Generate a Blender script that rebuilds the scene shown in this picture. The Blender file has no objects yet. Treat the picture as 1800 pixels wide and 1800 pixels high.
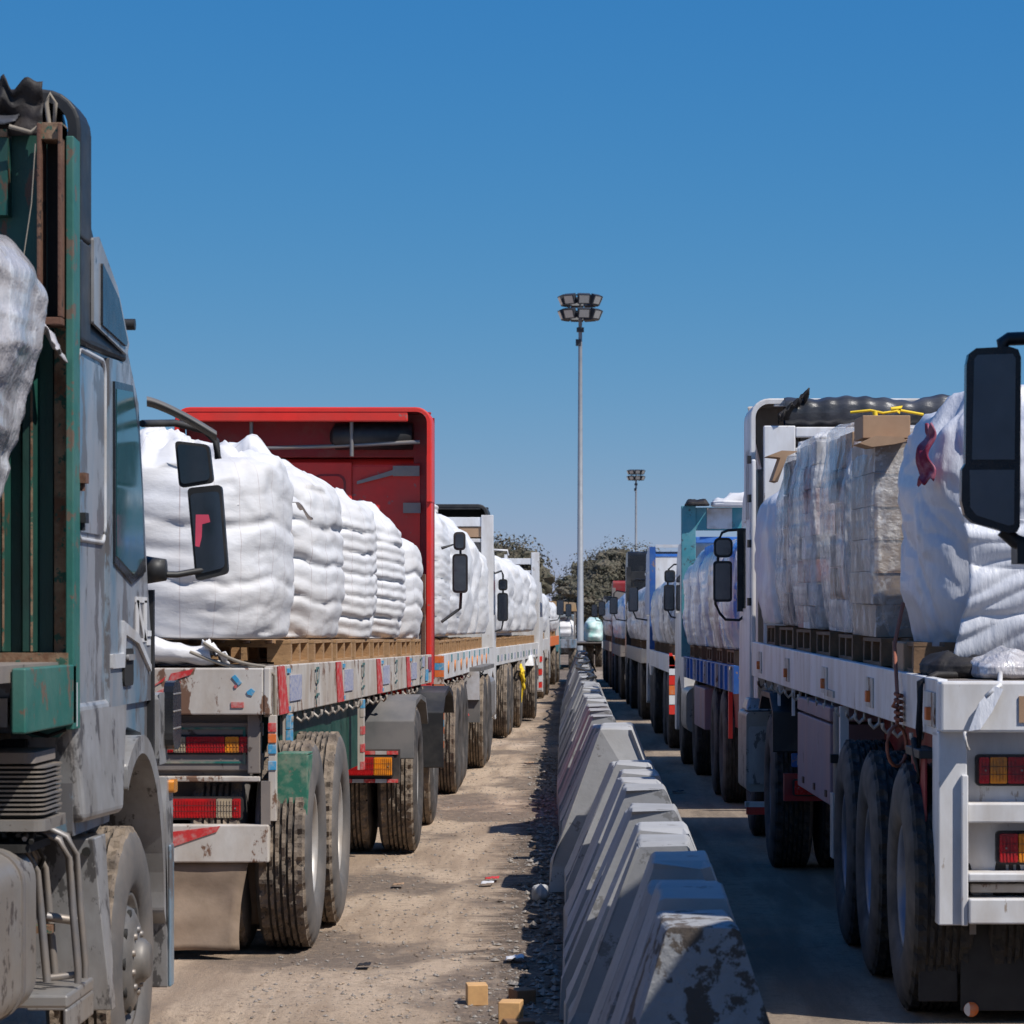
import bpy, bmesh, math, random
from mathutils import Vector, noise, Matrix
R = math.radians
rnd = random.Random(7)
scene = bpy.context.scene
C = bpy.context.scene.collection
# ---------------------------------------------------------------- camera, sky, sun, exposure
cam = bpy.data.cameras.new('camera'); cam.sensor_width = 36; cam.lens = 100
camo = bpy.data.objects.new('camera', cam); C.objects.link(camo)
camo.location = (0, 0, 1.85); camo.rotation_euler = (R(90), 0, 0)
cam.shift_x = -(1045-900)/1800; cam.shift_y = (1095-900)/1800
cam.clip_start = .1; cam.clip_end = 9000
cam.dof.use_dof = True; cam.dof.focus_distance = 21; cam.dof.aperture_fstop = 11
scene.camera = camo
w = bpy.data.worlds.new("World"); scene.world = w; w.use_nodes = True
nt = w.node_tree; sky = nt.nodes.new('ShaderNodeTexSky'); sky.sky_type = 'NISHITA'; sky.sun_disc = False
sunv = Vector((.62, -.45, 1)).normalized()
sky.sun_elevation = math.asin(sunv.z); sky.sun_rotation = math.atan2(sunv.x, sunv.y)
sky.altitude = 0; sky.air_density = .6; sky.dust_density = .3; sky.ozone_density = 10
bg = nt.nodes['Background']; bg.inputs[1].default_value = .1
# deeper, cleaner blue: a tone curve per channel on the sky radiance
sepc = nt.nodes.new('ShaderNodeSeparateColor'); comc = nt.nodes.new('ShaderNodeCombineColor'); nt.links.new(sky.outputs[0], sepc.inputs[0])
for ch, (pw_, k_) in enumerate(((1.55, 1.95), (.64, .625), (.19, .59))):
    a_ = nt.nodes.new('ShaderNodeMath'); a_.operation = 'MULTIPLY'; a_.inputs[1].default_value = .1
    p_ = nt.nodes.new('ShaderNodeMath'); p_.operation = 'POWER'; p_.inputs[1].default_value = pw_
    m_ = nt.nodes.new('ShaderNodeMath'); m_.operation = 'MULTIPLY'; m_.inputs[1].default_value = k_*10
    nt.links.new(sepc.outputs[ch], a_.inputs[0]); nt.links.new(a_.outputs[0], p_.inputs[0]); nt.links.new(p_.outputs[0], m_.inputs[0]); nt.links.new(m_.outputs[0], comc.inputs[ch])
nt.links.new(comc.outputs[0], bg.inputs[0])
sl = bpy.data.lights.new('sun', 'SUN'); sl.energy = 5.0; sl.angle = R(.5); sl.color = (1, .955, .89)
so = bpy.data.objects.new('sun', sl); C.objects.link(so)
so.rotation_euler = sunv.to_track_quat('Z', 'Y').to_euler(); so.location = (10, -10, 30)
scene.render.engine = 'CYCLES'
scene.view_settings.view_transform = 'Standard'; scene.view_settings.look = 'None'
scene.view_settings.exposure = .0; scene.view_settings.gamma = 1
# ---------------------------------------------------------------- materials
M = {}
def mat(name, col, rough=.6, metal=0, dust=None, damt=.35, dscale=3, patch=None, pamt=.0, pscale=6, bump=.0, bscale=30, stretch=(1,1,1), coat=0, spec=.5, lines=None, trans=0, rot=None):
    m = bpy.data.materials.new(name); m.use_nodes = True; N = m.node_tree.nodes; L = m.node_tree.links
    b = N['Principled BSDF']; b.inputs['Roughness'].default_value = rough; b.inputs['Metallic'].default_value = metal
    b.inputs['Specular IOR Level'].default_value = spec
    if coat: b.inputs['Coat Weight'].default_value = coat
    if trans: b.inputs['Transmission Weight'].default_value = trans
    tc = N.new('ShaderNodeTexCoord'); mp = N.new('ShaderNodeMapping'); mp.inputs[3].default_value = stretch
    if rot: mp.inputs[2].default_value = rot
    L.new(tc.outputs['Object'], mp.inputs[0])
    def nz(scale, detail=6, rg=.6):
        n = N.new('ShaderNodeTexNoise'); n.inputs['Scale'].default_value = scale; n.inputs['Detail'].default_value = detail
        n.inputs['Roughness'].default_value = rg; L.new(mp.outputs[0], n.inputs['Vector']); return n
    def ramp(src, lo, hi):
        r = N.new('ShaderNodeMapRange'); r.inputs[1].default_value = lo; r.inputs[2].default_value = hi
        L.new(src, r.inputs[0]); return r.outputs[0]
    def mix(fac, a, bcol, k=1.0):
        x = N.new('ShaderNodeMix'); x.data_type = 'RGBA'
        if k != 1:
            mm = N.new('ShaderNodeMath'); mm.operation = 'MULTIPLY'; mm.inputs[1].default_value = k; L.new(fac, mm.inputs[0]); fac = mm.outputs[0]
        L.new(fac, x.inputs[0])
        if isinstance(a, tuple): x.inputs[6].default_value = (*a, 1)
        else: L.new(a, x.inputs[6])
        if isinstance(bcol, tuple): x.inputs[7].default_value = (*bcol, 1)
        else: L.new(bcol, x.inputs[7])
        return x.outputs[2]
    cur = tuple(col)
    n0 = nz(dscale*2.3, 8, .65)
    cur = mix(ramp(n0.outputs[0], .25, .75), tuple(c*.86 for c in col), tuple(min(1, c*1.1) for c in col))
    if lines:   # thin vertical seam lines by UV
        count, lc, wdt = lines
        uv = N.new('ShaderNodeUVMap'); sp = N.new('ShaderNodeSeparateXYZ'); L.new(uv.outputs[0], sp.inputs[0])
        mu = N.new('ShaderNodeMath'); mu.operation = 'MULTIPLY'; mu.inputs[1].default_value = count; L.new(sp.outputs[0], mu.inputs[0])
        fr = N.new('ShaderNodeMath'); fr.operation = 'FRACT'; L.new(mu.outputs[0], fr.inputs[0])
        lt = N.new('ShaderNodeMath'); lt.operation = 'LESS_THAN'; lt.inputs[1].default_value = wdt; L.new(fr.outputs[0], lt.inputs[0])
        cur = mix(lt.outputs[0], cur, lc, .55)
    if dust is not None:
        n1 = nz(dscale, 7, .6)
        cur = mix(ramp(n1.outputs[0], .62-damt*.55, .78-damt*.3), cur, tuple(dust), .85)
    if patch is not None:
        n2 = nz(pscale, 9, .68)
        cur = mix(ramp(n2.outputs[0], .66-pamt*.3, .69-pamt*.3), cur, tuple(patch))
    if isinstance(cur, tuple): b.inputs['Base Color'].default_value = (*cur, 1)
    else: L.new(cur, b.inputs['Base Color'])
    n4 = nz(dscale*3, 6); rr = N.new('ShaderNodeMapRange'); rr.inputs[3].default_value = max(.03, rough-.12); rr.inputs[4].default_value = min(1, rough+.15)
    L.new(n4.outputs[0], rr.inputs[0]); L.new(rr.outputs[0], b.inputs['Roughness'])
    if bump:
        n3 = nz(bscale, 5); bp = N.new('ShaderNodeBump'); bp.inputs['Strength'].default_value = bump; bp.inputs['Distance'].default_value = .03
        L.new(n3.outputs[0], bp.inputs['Height']); L.new(bp.outputs[0], b.inputs['Normal'])
    M[name] = m; return m
DU = (.33, .27, .21)
RUST = (.12, .045, .02)
mat('silver', (.42, .425, .44), .34, .3, (.25, .235, .22), .55, 5, (.12, .115, .115), .34, 8, .04, 9, (1, .7, .5))
mat('silver_blue', (.36, .37, .395), .32, .3, (.07, .22, .34), .30, 3.1, (.17, .165, .17), .5, 6, .05, 8, (1, .8, .35))
mat('light_trim', (.55, .56, .58), .4, .1, DU, .3, 3)
mat('black_plastic', (.016, .016, .017), .5, 0, (.06, .055, .05), .3, 3)
mat('black_gloss', (.012, .013, .016), .25, 0, (.05, .05, .05), .2, 3)
mat('dark', (.014, .013, .012), .8)
mat('green', (.010, .082, .062), .5, 0, (.012, .030, .025), .48, 3.5, (.10, .05, .028), .20, 6, .12, 22, (1, 1, .4))
mat('green_edge', (.022, .13, .105), .5, 0, (.07, .17, .14), .4, 3, (.14, .10, .07), .28, 9, .08, 20)
mat('green_board', (.02, .14, .09), .6, 0, (.25, .27, .2), .38, 14, (.16, .15, .11), .2, 20)
mat('rust', (.10, .042, .028), .8, 0, (.17, .09, .055), .5, 6, (.03, .018, .015), .3, 12, .2, 40)
mat('rust_pale', (.34, .25, .16), .8, 0, RUST, .6, 9, (.03, .10, .07), .4, 16, .2, 40)
mat('white_paint', (.60, .57, .53), .55, 0, (.40, .33, .265), .55, 3.8, (.17, .09, .055), .30, 7, .05, 20, (1, 1, .5))
mat('white_clean', (.72, .72, .73), .42, 0, (.50, .46, .42), .42, 3.5, (.36, .30, .25), .10, 9, stretch=(1, 1, .35))
mat('red', (.74, .028, .016), .40, 0, (.55, .045, .03), .4, 2, (.35, .12, .10), .06, 9, .02, 10)
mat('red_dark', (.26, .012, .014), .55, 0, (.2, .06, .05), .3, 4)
mat('red_mark', (.55, .03, .03), .6, 0, (.5, .3, .27), .3, 22)
mat('blue_mark', (.05, .30, .52), .6, 0, (.45, .45, .43), .25, 22)
mat('blue_text', (.22, .25, .42), .6, 0, (.55, .52, .5), .45, 40)
mat('green_text', (.03, .12, .11), .6, 0, (.4, .4, .4), .25, 40)
mat('orange_mark', (.70, .16, .03), .6, 0, (.5, .3, .2), .2, 20)
mat('teal_line', (.01, .13, .11), .6, 0, DU, .3, 8)
mat('grey_frame', (.17, .15, .14), .7, 0, (.24, .20, .17), .5, 3, (.07, .05, .04), .2, 7)
mat('chassis', (.035, .03, .028), .7, 0, (.12, .09, .07), .35, 4)
mat('lens_red', (.50, .012, .014), .25, 0, (.12, .03, .03), .3, 8, coat=.5)
mat('lens_amber', (.88, .30, .015), .25, 0, (.35, .15, .04), .3, 8, coat=.5)
mat('lens_white', (.42, .33, .22), .25, 0, DU, .3, 8, coat=.5)
mat('rubber', (.035, .033, .033), .75, 0, (.11, .095, .085), .45, 5, bump=.05, bscale=40)
mat('rubber_pale', (.09, .088, .088), .75, 0, (.16, .14, .125), .5, 4, bump=.05, bscale=40)
mat('tread', (.095, .075, .06), .9, 0, (.27, .21, .155), .55, 9, (.03, .027, .025), .2, 22, .3, 60)
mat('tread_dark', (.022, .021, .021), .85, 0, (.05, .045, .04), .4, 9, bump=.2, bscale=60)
mat('rim', (.46, .44, .42), .45, .3, (.36, .31, .26), .45, 5)
mat('rim_dark', (.13, .125, .12), .5, .3, (.22, .2, .18), .45, 5)
mat('tread_groove', (.045, .038, .032), .9)
mat('rim_blue', (.14, .17, .24), .4, .3, (.2, .19, .18), .35, 5)
mat('steel', (.23, .22, .22), .5, .5, DU, .4, 4)
mat('tank', (.34, .33, .32), .42, .5, (.30, .26, .22), .5, 3, (.12, .10, .09), .25, 9, .05, 12)
mat('wood', (.42, .25, .12), .75, 0, (.30, .17, .08), .5, 9, (.12, .07, .035), .15, 16, .15, 40, (1, 1, 3))
mat('wood_dark', (.20, .115, .06), .8, 0, (.13, .075, .04), .5, 9, bump=.15, bscale=40)
mat('block_wood', (.62, .36, .15), .75, 0, (.5, .28, .12), .4, 14)
mat('cardboard', (.40, .255, .155), .8, 0, (.33, .20, .12), .4, 4)
mat('carton', (.38, .30, .24), .5, 0, (.22, .175, .14), .5, 6, (.50, .48, .47), .22, 5, .15, 20)
bagkw = dict(dust=(.60, .575, .56), damt=.34, dscale=1.6, bump=.16, bscale=11, stretch=(1, 1, 2.0))
mat('bag', (.68, .675, .685), .62, 0, patch=None, lines=(23, (.30, .20, .19), .028), **bagkw)
mat('bag_plain', (.68, .675, .685), .55, 0, lines=None, **bagkw)
mat('bag_stain', (.42, .36, .31), .7, 0, (.55, .5, .46), .4, 2)
mat('sheet', (.60, .61, .65), .42, 0, (.50, .51, .56), .4, 1.4, bump=.55, bscale=7, stretch=(1.4, 1, .35), rot=(0, .6, 0))
mat('sheet_blue', (.30, .34, .44), .5, 0, (.45, .48, .58), .5, 5, bump=.3, bscale=12)
mat('wrap', (.44, .43, .45), .34, 0, (.25, .225, .21), .5, 4.2, (.60, .60, .62), .5, 7, .7, 17, (1, 1, .4), coat=.18)
mat('wrap_pink', (.40, .34, .34), .36, 0, (.24, .24, .26), .5, 3.6, (.58, .56, .58), .5, 9, .8, 22, (1, 1, .5), coat=.15)
mat('wrap_blue', (.33, .38, .50), .28, 0, (.58, .58, .63), .50, 5, (.08, .24, .58), .34, 4, .7, 16, (1, 1, .35), coat=.2)
mat('film', (.50, .48, .49), .22, 0, (.40, .37, .37), .4, 5, (.60, .59, .60), .3, 8, 1.0, 8, (1.6, 1, .5), coat=.4, rot=(0, .5, 0))
mat('tarp_black', (.010, .008, .008), .7, 0, (.025, .018, .016), .3, 5, bump=.4, bscale=9)
mat('tarp_grey', (.035, .036, .04), .35, 0, (.09, .09, .10), .35, 5, bump=.4, bscale=12, stretch=(.4, 1, 1))
mat('glass_teal', (.015, .075, .085), .05, 0, spec=.5)
mat('glass_dark', (.012, .017, .02), .06, 0, spec=.7)
mat('mirror', (.13, .145, .16), .10, 1.0)
mat('pink', (.65, .07, .13), .6)
mat('fender', (.10, .10, .10), .6, 0, (.17, .155, .145), .5, 3)
mat('mudflap', (.16, .115, .08), .85, 0, (.34, .25, .18), .5, 2.2, bump=.1, bscale=14)
mat('flap_black', (.018, .018, .019), .7, 0, (.03, .03, .03), .4, 5)
mat('teal', (.05, .24, .29), .5, 0, (.13, .28, .32), .4, 4, (.05, .10, .12), .25, 9)
mat('blue_paint', (.02, .09, .32), .5, 0, (.06, .14, .30), .35, 6, (.25, .16, .12), .2, 11)
mat('blue_bright', (.03, .16, .55), .5, 0, (.10, .22, .5), .3, 6)
mat('pinkbox', (.34, .20, .20), .6, 0, (.26, .20, .24), .5, 3, (.08, .03, .03), .12, 6, stretch=(1, 1, .4))
mat('rope', (.30, .11, .07), .9)
mat('rope_grey', (.28, .24, .19), .9)
mat('yellow', (.80, .55, .02), .7)
mat('magenta', (.20, .012, .045), .8, 0, (.4, .2, .25), .3, 14)
mat('orange_disc', (.75, .25, .05), .4)
mat('concrete', (.34, .34, .345), .85, 0, (.27, .265, .26), .5, 2.2, (.20, .195, .19), .25, 7, .07, 28)
mat('concrete_b', (.41, .41, .415), .85, 0, (.32, .31, .30), .5, 2.0, (.24, .23, .22), .2, 9, .07, 28)
mat('concrete_worn', (.33, .335, .345), .85, 0, (.27, .265, .26), .4, 2.2, (.10, .08, .065), .50, 6.5, .3, 34)
mat('rubble', (.30, .27, .24), .95, 0, (.2, .17, .14), .5, 9, bump=.3, bscale=40)
mat('galv', (.21, .225, .25), .6, .15, (.26, .27, .29), .4, 1.5)
mat('lamp_dark', (.035, .04, .05), .5)
mat('lamp_face', (.45, .47, .48), .15, .3)
mat('bark', (.09, .07, .055), .95)
mat('leaf', (.085, .080, .052), .8, 0, (.12, .10, .072), .5, .9, (.028, .032, .018), .4, 1.7)
mat('leaf_b', (.12, .105, .075), .85, 0, (.08, .075, .05), .5, .9)
mat('canopy', (.42, .26, .12), .8, 0, DU, .3, 1)
mat('mint', (.25, .50, .46), .6, 0, (.65, .68, .66), .5, 4)
def film_alpha(name, lo, hi):
    m = M[name]; N = m.node_tree.nodes; L = m.node_tree.links; b = N['Principled BSDF']
    tc = N.new('ShaderNodeTexCoord'); n = N.new('ShaderNodeTexNoise'); n.inputs['Scale'].default_value = 6; n.inputs['Detail'].default_value = 8; n.inputs['Roughness'].default_value = .7
    mp = N.new('ShaderNodeMapping'); mp.inputs[3].default_value = (1, 1, .45); L.new(tc.outputs['Object'], mp.inputs[0]); L.new(mp.outputs[0], n.inputs['Vector'])
    r = N.new('ShaderNodeMapRange'); r.inputs[1].default_value = .38; r.inputs[2].default_value = .62; r.inputs[3].default_value = lo; r.inputs[4].default_value = hi
    L.new(n.outputs[0], r.inputs[0]); L.new(r.outputs[0], b.inputs['Alpha'])
mat('clear_film', (.80, .80, .82), rough=.24, dust=(.72, .71, .71), damt=.4, dscale=6, bump=1.0, bscale=12, stretch=(1, 1, .5), coat=.2)
mat('thin_film', (.80, .80, .80), rough=.2, dust=(.72, .71, .71), damt=.4, dscale=6, bump=1.0, bscale=12, stretch=(1, 1, 1.6), coat=.2)
film_alpha('thin_film', .04, .45)
film_alpha('clear_film', .10, .68)
mat('carton_white', (.66, .64, .63), .6, 0, (.36, .33, .30), .4, 5)
mat('carton_grey', (.13, .125, .13), .6, 0, (.12, .11, .11), .4, 5)
mat('carton_red', (.36, .14, .13), .6, 0, (.4, .3, .28), .5, 9)
mat('side_green', (.006, .055, .04), .5, 0, (.03, .09, .07), .35, 4)
# ground materials
def ground_mat(name, c0, c1, c2, c3, edge=False):
    m = bpy.data.materials.new(name); m.use_nodes = True; N = m.node_tree.nodes; L = m.node_tree.links; b = N['Principled BSDF']
    b.inputs['Roughness'].default_value = .95; b.inputs['Specular IOR Level'].default_value = .2
    tc = N.new('ShaderNodeTexCoord')
    def nz(sc, det, st=(1, 1, 1), rg=.6):
        mp = N.new('ShaderNodeMapping'); mp.inputs[3].default_value = st; L.new(tc.outputs['Object'], mp.inputs[0])
        n = N.new('ShaderNodeTexNoise'); n.inputs['Scale'].default_value = sc; n.inputs['Detail'].default_value = det; n.inputs['Roughness'].default_value = rg
        L.new(mp.outputs[0], n.inputs['Vector']); return n.outputs[0]
    def rg(s, lo, hi):
        r = N.new('ShaderNodeMapRange'); r.inputs[1].default_value = lo; r.inputs[2].default_value = hi; L.new(s, r.inputs[0]); return r.outputs[0]
    def mx(f, a, c):
        x = N.new('ShaderNodeMix'); x.data_type = 'RGBA'; L.new(f, x.inputs[0])
        for i, v in ((6, a), (7, c)):
            if isinstance(v, tuple): x.inputs[i].default_value = (*v, 1)
            else: L.new(v, x.inputs[i])
        return x.outputs[2]
    cur = mx(rg(nz(.55, 8), .35, .65), c0, c1)
    cur = mx(rg(nz(1.3, 6, (2.4, .22, 1)), .46, .60), cur, c2)          # streaks along the lane
    if edge:   # dark loose soil with the comb shadow painted in along the barrier foot; oily track
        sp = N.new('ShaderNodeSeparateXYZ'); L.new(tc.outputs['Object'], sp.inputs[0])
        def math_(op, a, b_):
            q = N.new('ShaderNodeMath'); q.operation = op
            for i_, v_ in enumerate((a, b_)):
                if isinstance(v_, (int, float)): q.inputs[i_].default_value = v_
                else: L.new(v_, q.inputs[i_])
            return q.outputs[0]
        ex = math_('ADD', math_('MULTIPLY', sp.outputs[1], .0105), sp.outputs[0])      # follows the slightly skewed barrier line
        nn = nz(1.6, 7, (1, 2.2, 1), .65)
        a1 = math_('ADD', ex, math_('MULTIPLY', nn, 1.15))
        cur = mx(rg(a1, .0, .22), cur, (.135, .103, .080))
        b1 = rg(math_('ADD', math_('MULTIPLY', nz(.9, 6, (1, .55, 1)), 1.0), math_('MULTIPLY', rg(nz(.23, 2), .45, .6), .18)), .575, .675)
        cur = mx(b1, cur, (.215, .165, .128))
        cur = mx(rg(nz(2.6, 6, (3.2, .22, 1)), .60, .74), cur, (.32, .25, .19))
    cur = mx(rg(nz(9, 6, rg=.75), .52, .66), cur, c2)
    cur = mx(rg(nz(26, 4, rg=.7), .58, .66), cur, c3)                    # pebbles
    cur = mx(rg(nz(70, 3, rg=.7), .62, .70), cur, tuple(v*.55 for v in c3))
    L.new(cur, b.inputs['Base Color'])
    a = nz(34, 6, rg=.75); c = nz(2.5, 6, (1.5, .5, 1)); ad = N.new('ShaderNodeMath'); ad.operation = 'ADD'; L.new(a, ad.inputs[0]); L.new(c, ad.inputs[1])
    bp = N.new('ShaderNodeBump'); bp.inputs['Strength'].default_value = .8; bp.inputs['Distance'].default_value = .035
    L.new(ad.outputs[0], bp.inputs['Height']); L.new(bp.outputs[0], b.inputs['Normal']); M[name] = m
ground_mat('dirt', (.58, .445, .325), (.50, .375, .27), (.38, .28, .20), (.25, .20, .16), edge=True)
ground_mat('roadm', (.38, .30, .225), (.30, .235, .175), (.22, .172, .13), (.24, .19, .15))
# ---------------------------------------------------------------- mesh helpers
def tagset(o, label=None, cat=None, group=None, kind=None):
    if label: o['label'] = label
    if cat: o['category'] = cat
    if group: o['group'] = group
    if kind: o['kind'] = kind
    return o
class MB:
    def __init__(s, warp=None): s.v = []; s.f = []; s.m = []; s.s = []; s.uv = []; s.mats = []; s.warp = warp
    def mi(s, m):
        if m not in s.mats: s.mats.append(m)
        return s.mats.index(m)
    def add(s, vs, fs, m, smooth=False, uvs=None):
        o = len(s.v); s.v += [tuple(v) for v in vs]; i = s.mi(m)
        for k, f in enumerate(fs):
            s.f.append([a+o for a in f]); s.m.append(i); s.s.append(smooth); s.uv.append(uvs[k] if uvs else None)
        return s
    def box(s, x0, x1, y0, y1, z0, z1, m):
        v = [(x, y, z) for z in (z0, z1) for y in (y0, y1) for x in (x0, x1)]
        return s.add(v, [(0, 2, 3, 1), (4, 5, 7, 6), (0, 1, 5, 4), (2, 6, 7, 3), (0, 4, 6, 2), (1, 3, 7, 5)], m)
    def hull(s, vs, m):   # 8 verts ordered as box
        return s.add(vs, [(0, 2, 3, 1), (4, 5, 7, 6), (0, 1, 5, 4), (2, 6, 7, 3), (0, 4, 6, 2), (1, 3, 7, 5)], m)
    def prism(s, poly, axis, a0, a1, m, smooth=False):
        n = len(poly)
        def pt(p, a):
            return {'x': (a, p[0], p[1]), 'y': (p[0], a, p[1]), 'z': (p[0], p[1], a)}[axis]
        v = [pt(p, a0) for p in poly]+[pt(p, a1) for p in poly]
        f = [(i, (i+1) % n, (i+1) % n+n, i+n) for i in range(n)]
        s.add(v, f, m, smooth); s.add(v, [tuple(range(n))[::-1], tuple(range(n, 2*n))], m); return s
    def tube(s, pts, r, m, n=8, r1=None, closed=False):
        pts = [Vector(p) for p in pts]; k = len(pts); vs = []; fs = []
        for i, p in enumerate(pts):
            a = pts[i-1] if (i > 0 or closed) else pts[i]; b = pts[(i+1) % k] if (i < k-1 or closed) else pts[i]
            d = (b-a).normalized() if (b-a).length > 1e-9 else Vector((0, 0, 1))
            up = Vector((0, 0, 1)) if abs(d.z) < .95 else Vector((0, 1, 0))
            e1 = d.cross(up).normalized(); e2 = d.cross(e1)
            rr = r if r1 is None else r+(r1-r)*i/(k-1)
            for j in range(n):
                t = 2*math.pi*j/n; vs.append(p+(e1*math.cos(t)+e2*math.sin(t))*rr)
        for i in range(k if closed else k-1):
            for j in range(n):
                a = i*n+j; b = i*n+(j+1) % n; c = ((i+1) % k)*n+(j+1) % n; d2 = ((i+1) % k)*n+j; fs.append((a, b, c, d2))
        s.add(vs, fs, m, True)
        if not closed: s.add(vs, [tuple(range(n))[::-1], tuple(range((k-1)*n, k*n))], m)
        return s
    def lathe(s, prof, m, n=40, axis='x', c=(0, 0, 0), smooth=True):   # prof [(a along axis, r)]
        vs = []; fs = []; k = len(prof)
        for j in range(n):
            t = 2*math.pi*j/n
            for a, r in prof:
                if axis == 'x': vs.append((c[0]+a, c[1]+r*math.cos(t), c[2]+r*math.sin(t)))
                elif axis == 'y': vs.append((c[0]+r*math.cos(t), c[1]+a, c[2]+r*math.sin(t)))
                else: vs.append((c[0]+r*math.cos(t), c[1]+r*math.sin(t), c[2]+a))
        for j in range(n):
            for i in range(k-1): fs.append((j*k+i, j*k+i+1, ((j+1) % n)*k+i+1, ((j+1) % n)*k+i))
        return s.add(vs, fs, m, smooth)
    def grid(s, fn, nu, nv, m, wrap=False, smooth=True, matfn=None):
        vs = [fn(i/nu, j/nv) for j in range(nv+1) for i in range(nu if wrap else nu+1)]; k = nu if wrap else nu+1
        fs = []; uv = []
        for j in range(nv):
            for i in range(nu):
                a = j*k+i; b = j*k+(i+1) % k; fs.append((a, b, b+k, a+k))
                uv.append([(i/nu, j/nv), ((i+1)/nu, j/nv), ((i+1)/nu, (j+1)/nv), (i/nu, (j+1)/nv)])
        o = len(s.f); s.add(vs, fs, m, smooth, uv)
        if matfn:
            for q in range(nu*nv):
                mm = matfn((q % nu+.5)/nu, (q//nu+.5)/nv)
                if mm: s.m[o+q] = s.mi(mm)
        return s
    def build(s, name, parent=None, origin=None, bevel=0, recalc=True, solid=0, seg=2):
        if s.warp: s.v = [s.warp(*p) for p in s.v]
        off = Vector((0, 0, 0))
        if parent:
            p = parent
            while p.parent: p = p.parent
            off = Vector(p.location)
        elif origin is not None: off = Vector(origin if not s.warp else s.warp(*origin))
        me = bpy.data.meshes.new(name); me.from_pydata([tuple(Vector(p)-off) for p in s.v], [], s.f)
        for m in s.mats: me.materials.append(M[m])
        me.polygons.foreach_set('material_index', s.m); me.polygons.foreach_set('use_smooth', s.s)
        if any(u for u in s.uv):
            ul = me.uv_layers.new(name='UVMap'); li = 0
            for k, f in enumerate(s.f):
                u = s.uv[k]
                for q in range(len(f)):
                    if u: ul.data[li].uv = u[q]
                    li += 1
        if recalc:
            b = bmesh.new(); b.from_mesh(me); bmesh.ops.recalc_face_normals(b, faces=b.faces); b.to_mesh(me); b.free()
        me.update()
        o = bpy.data.objects.new(name, me); C.objects.link(o)
        if parent: o.parent = parent
        else: o.location = off
        if solid:
            md = o.modifiers.new('thickness', 'SOLIDIFY'); md.thickness = solid; md.offset = 0
        if bevel:
            md = o.modifiers.new('edge', 'BEVEL'); md.width = bevel; md.segments = seg; md.limit_method = 'ANGLE'; md.angle_limit = R(35)
        return o
def build_each(mb, name, parent, **kw):
    """every separate piece of the collected geometry becomes an object of its own"""
    key = {}; par = list(range(len(mb.v)))
    def fd(i):
        while par[i] != i: par[i] = par[par[i]]; i = par[i]
        return i
    for i, v in enumerate(mb.v):
        k = tuple(round(c, 4) for c in v)
        if k in key: par[fd(i)] = fd(key[k])
        else: key[k] = i
    for f in mb.f:
        for a in f[1:]: par[fd(a)] = fd(f[0])
    gr = {}
    for k, f in enumerate(mb.f): gr.setdefault(fd(f[0]), []).append(k)
    out = []
    for fs in gr.values():
        n = MB(mb.warp); mp = {}
        for k in fs:
            idx = []
            for a in mb.f[k]:
                if a not in mp: mp[a] = len(n.v); n.v.append(mb.v[a])
                idx.append(mp[a])
            n.f.append(idx); n.m.append(n.mi(mb.mats[mb.m[k]])); n.s.append(mb.s[k]); n.uv.append(mb.uv[k])
        out.append(n.build(name, parent, **kw))
    return out
def empty(name, loc): o = bpy.data.objects.new(name, None); C.objects.link(o); o.location = loc; return o
def dup(o, loc, rot=0, scale=None):
    c = o.copy(); C.objects.link(c); c.location = loc; c.rotation_euler = (0, 0, rot)
    if scale: c.scale = scale
    for ch in list(o.children):
        d = ch.copy(); C.objects.link(d); d.parent = c
        for g in ch.children:
            e = g.copy(); C.objects.link(e); e.parent = d
    return c
def FD(d): return 5000/d
def PX(px, d): return (px-1045)/5000*d     # measured picture column -> metres across at distance d
def PZ(py, d): return 1.85-(py-1095)/5000*d # measured picture row -> height at distance d
def rrect(a0, a1, b0, b1, r, n=4):
    p = []
    for cx, cy, t0 in ((a1-r, b1-r, 0), (a0+r, b1-r, 90), (a0+r, b0+r, 180), (a1-r, b0+r, 270)):
        for i in range(n+1):
            t = R(t0+90*i/n); p.append((cx+r*math.cos(t), cy+r*math.sin(t)))
    return p
class T:   # truck frame: u = metres inward from the visible side, y forward, z up
    def __init__(s, side, xs, y0, k=0, zk=0, ymax=99, name='flatbed_truck'):
        s.side = side; s.xs = xs; s.y0 = y0; s.k = k; s.zk = zk; s.ymax = ymax
        s.root = empty(name, (xs-side*1.25, y0, 0))
    def warp(s, u, y, z):
        return (s.xs-s.side*u+s.k*(y-s.y0), y, z*(1+s.zk*(min(y, s.ymax)-s.y0)))
    def wflat(s, u, y, z): return (s.xs-s.side*u+s.k*(y-s.y0), y, z)
    def mb(s): return MB(s.warp)
    def mbf(s): return MB(s.wflat)
    def u(s, px, d): return s.side*(s.xs+s.k*(d-s.y0)-PX(px, d))
    def z(s, py, d): return PZ(py, d)/(1+s.zk*(min(d, s.ymax)-s.y0))
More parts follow.
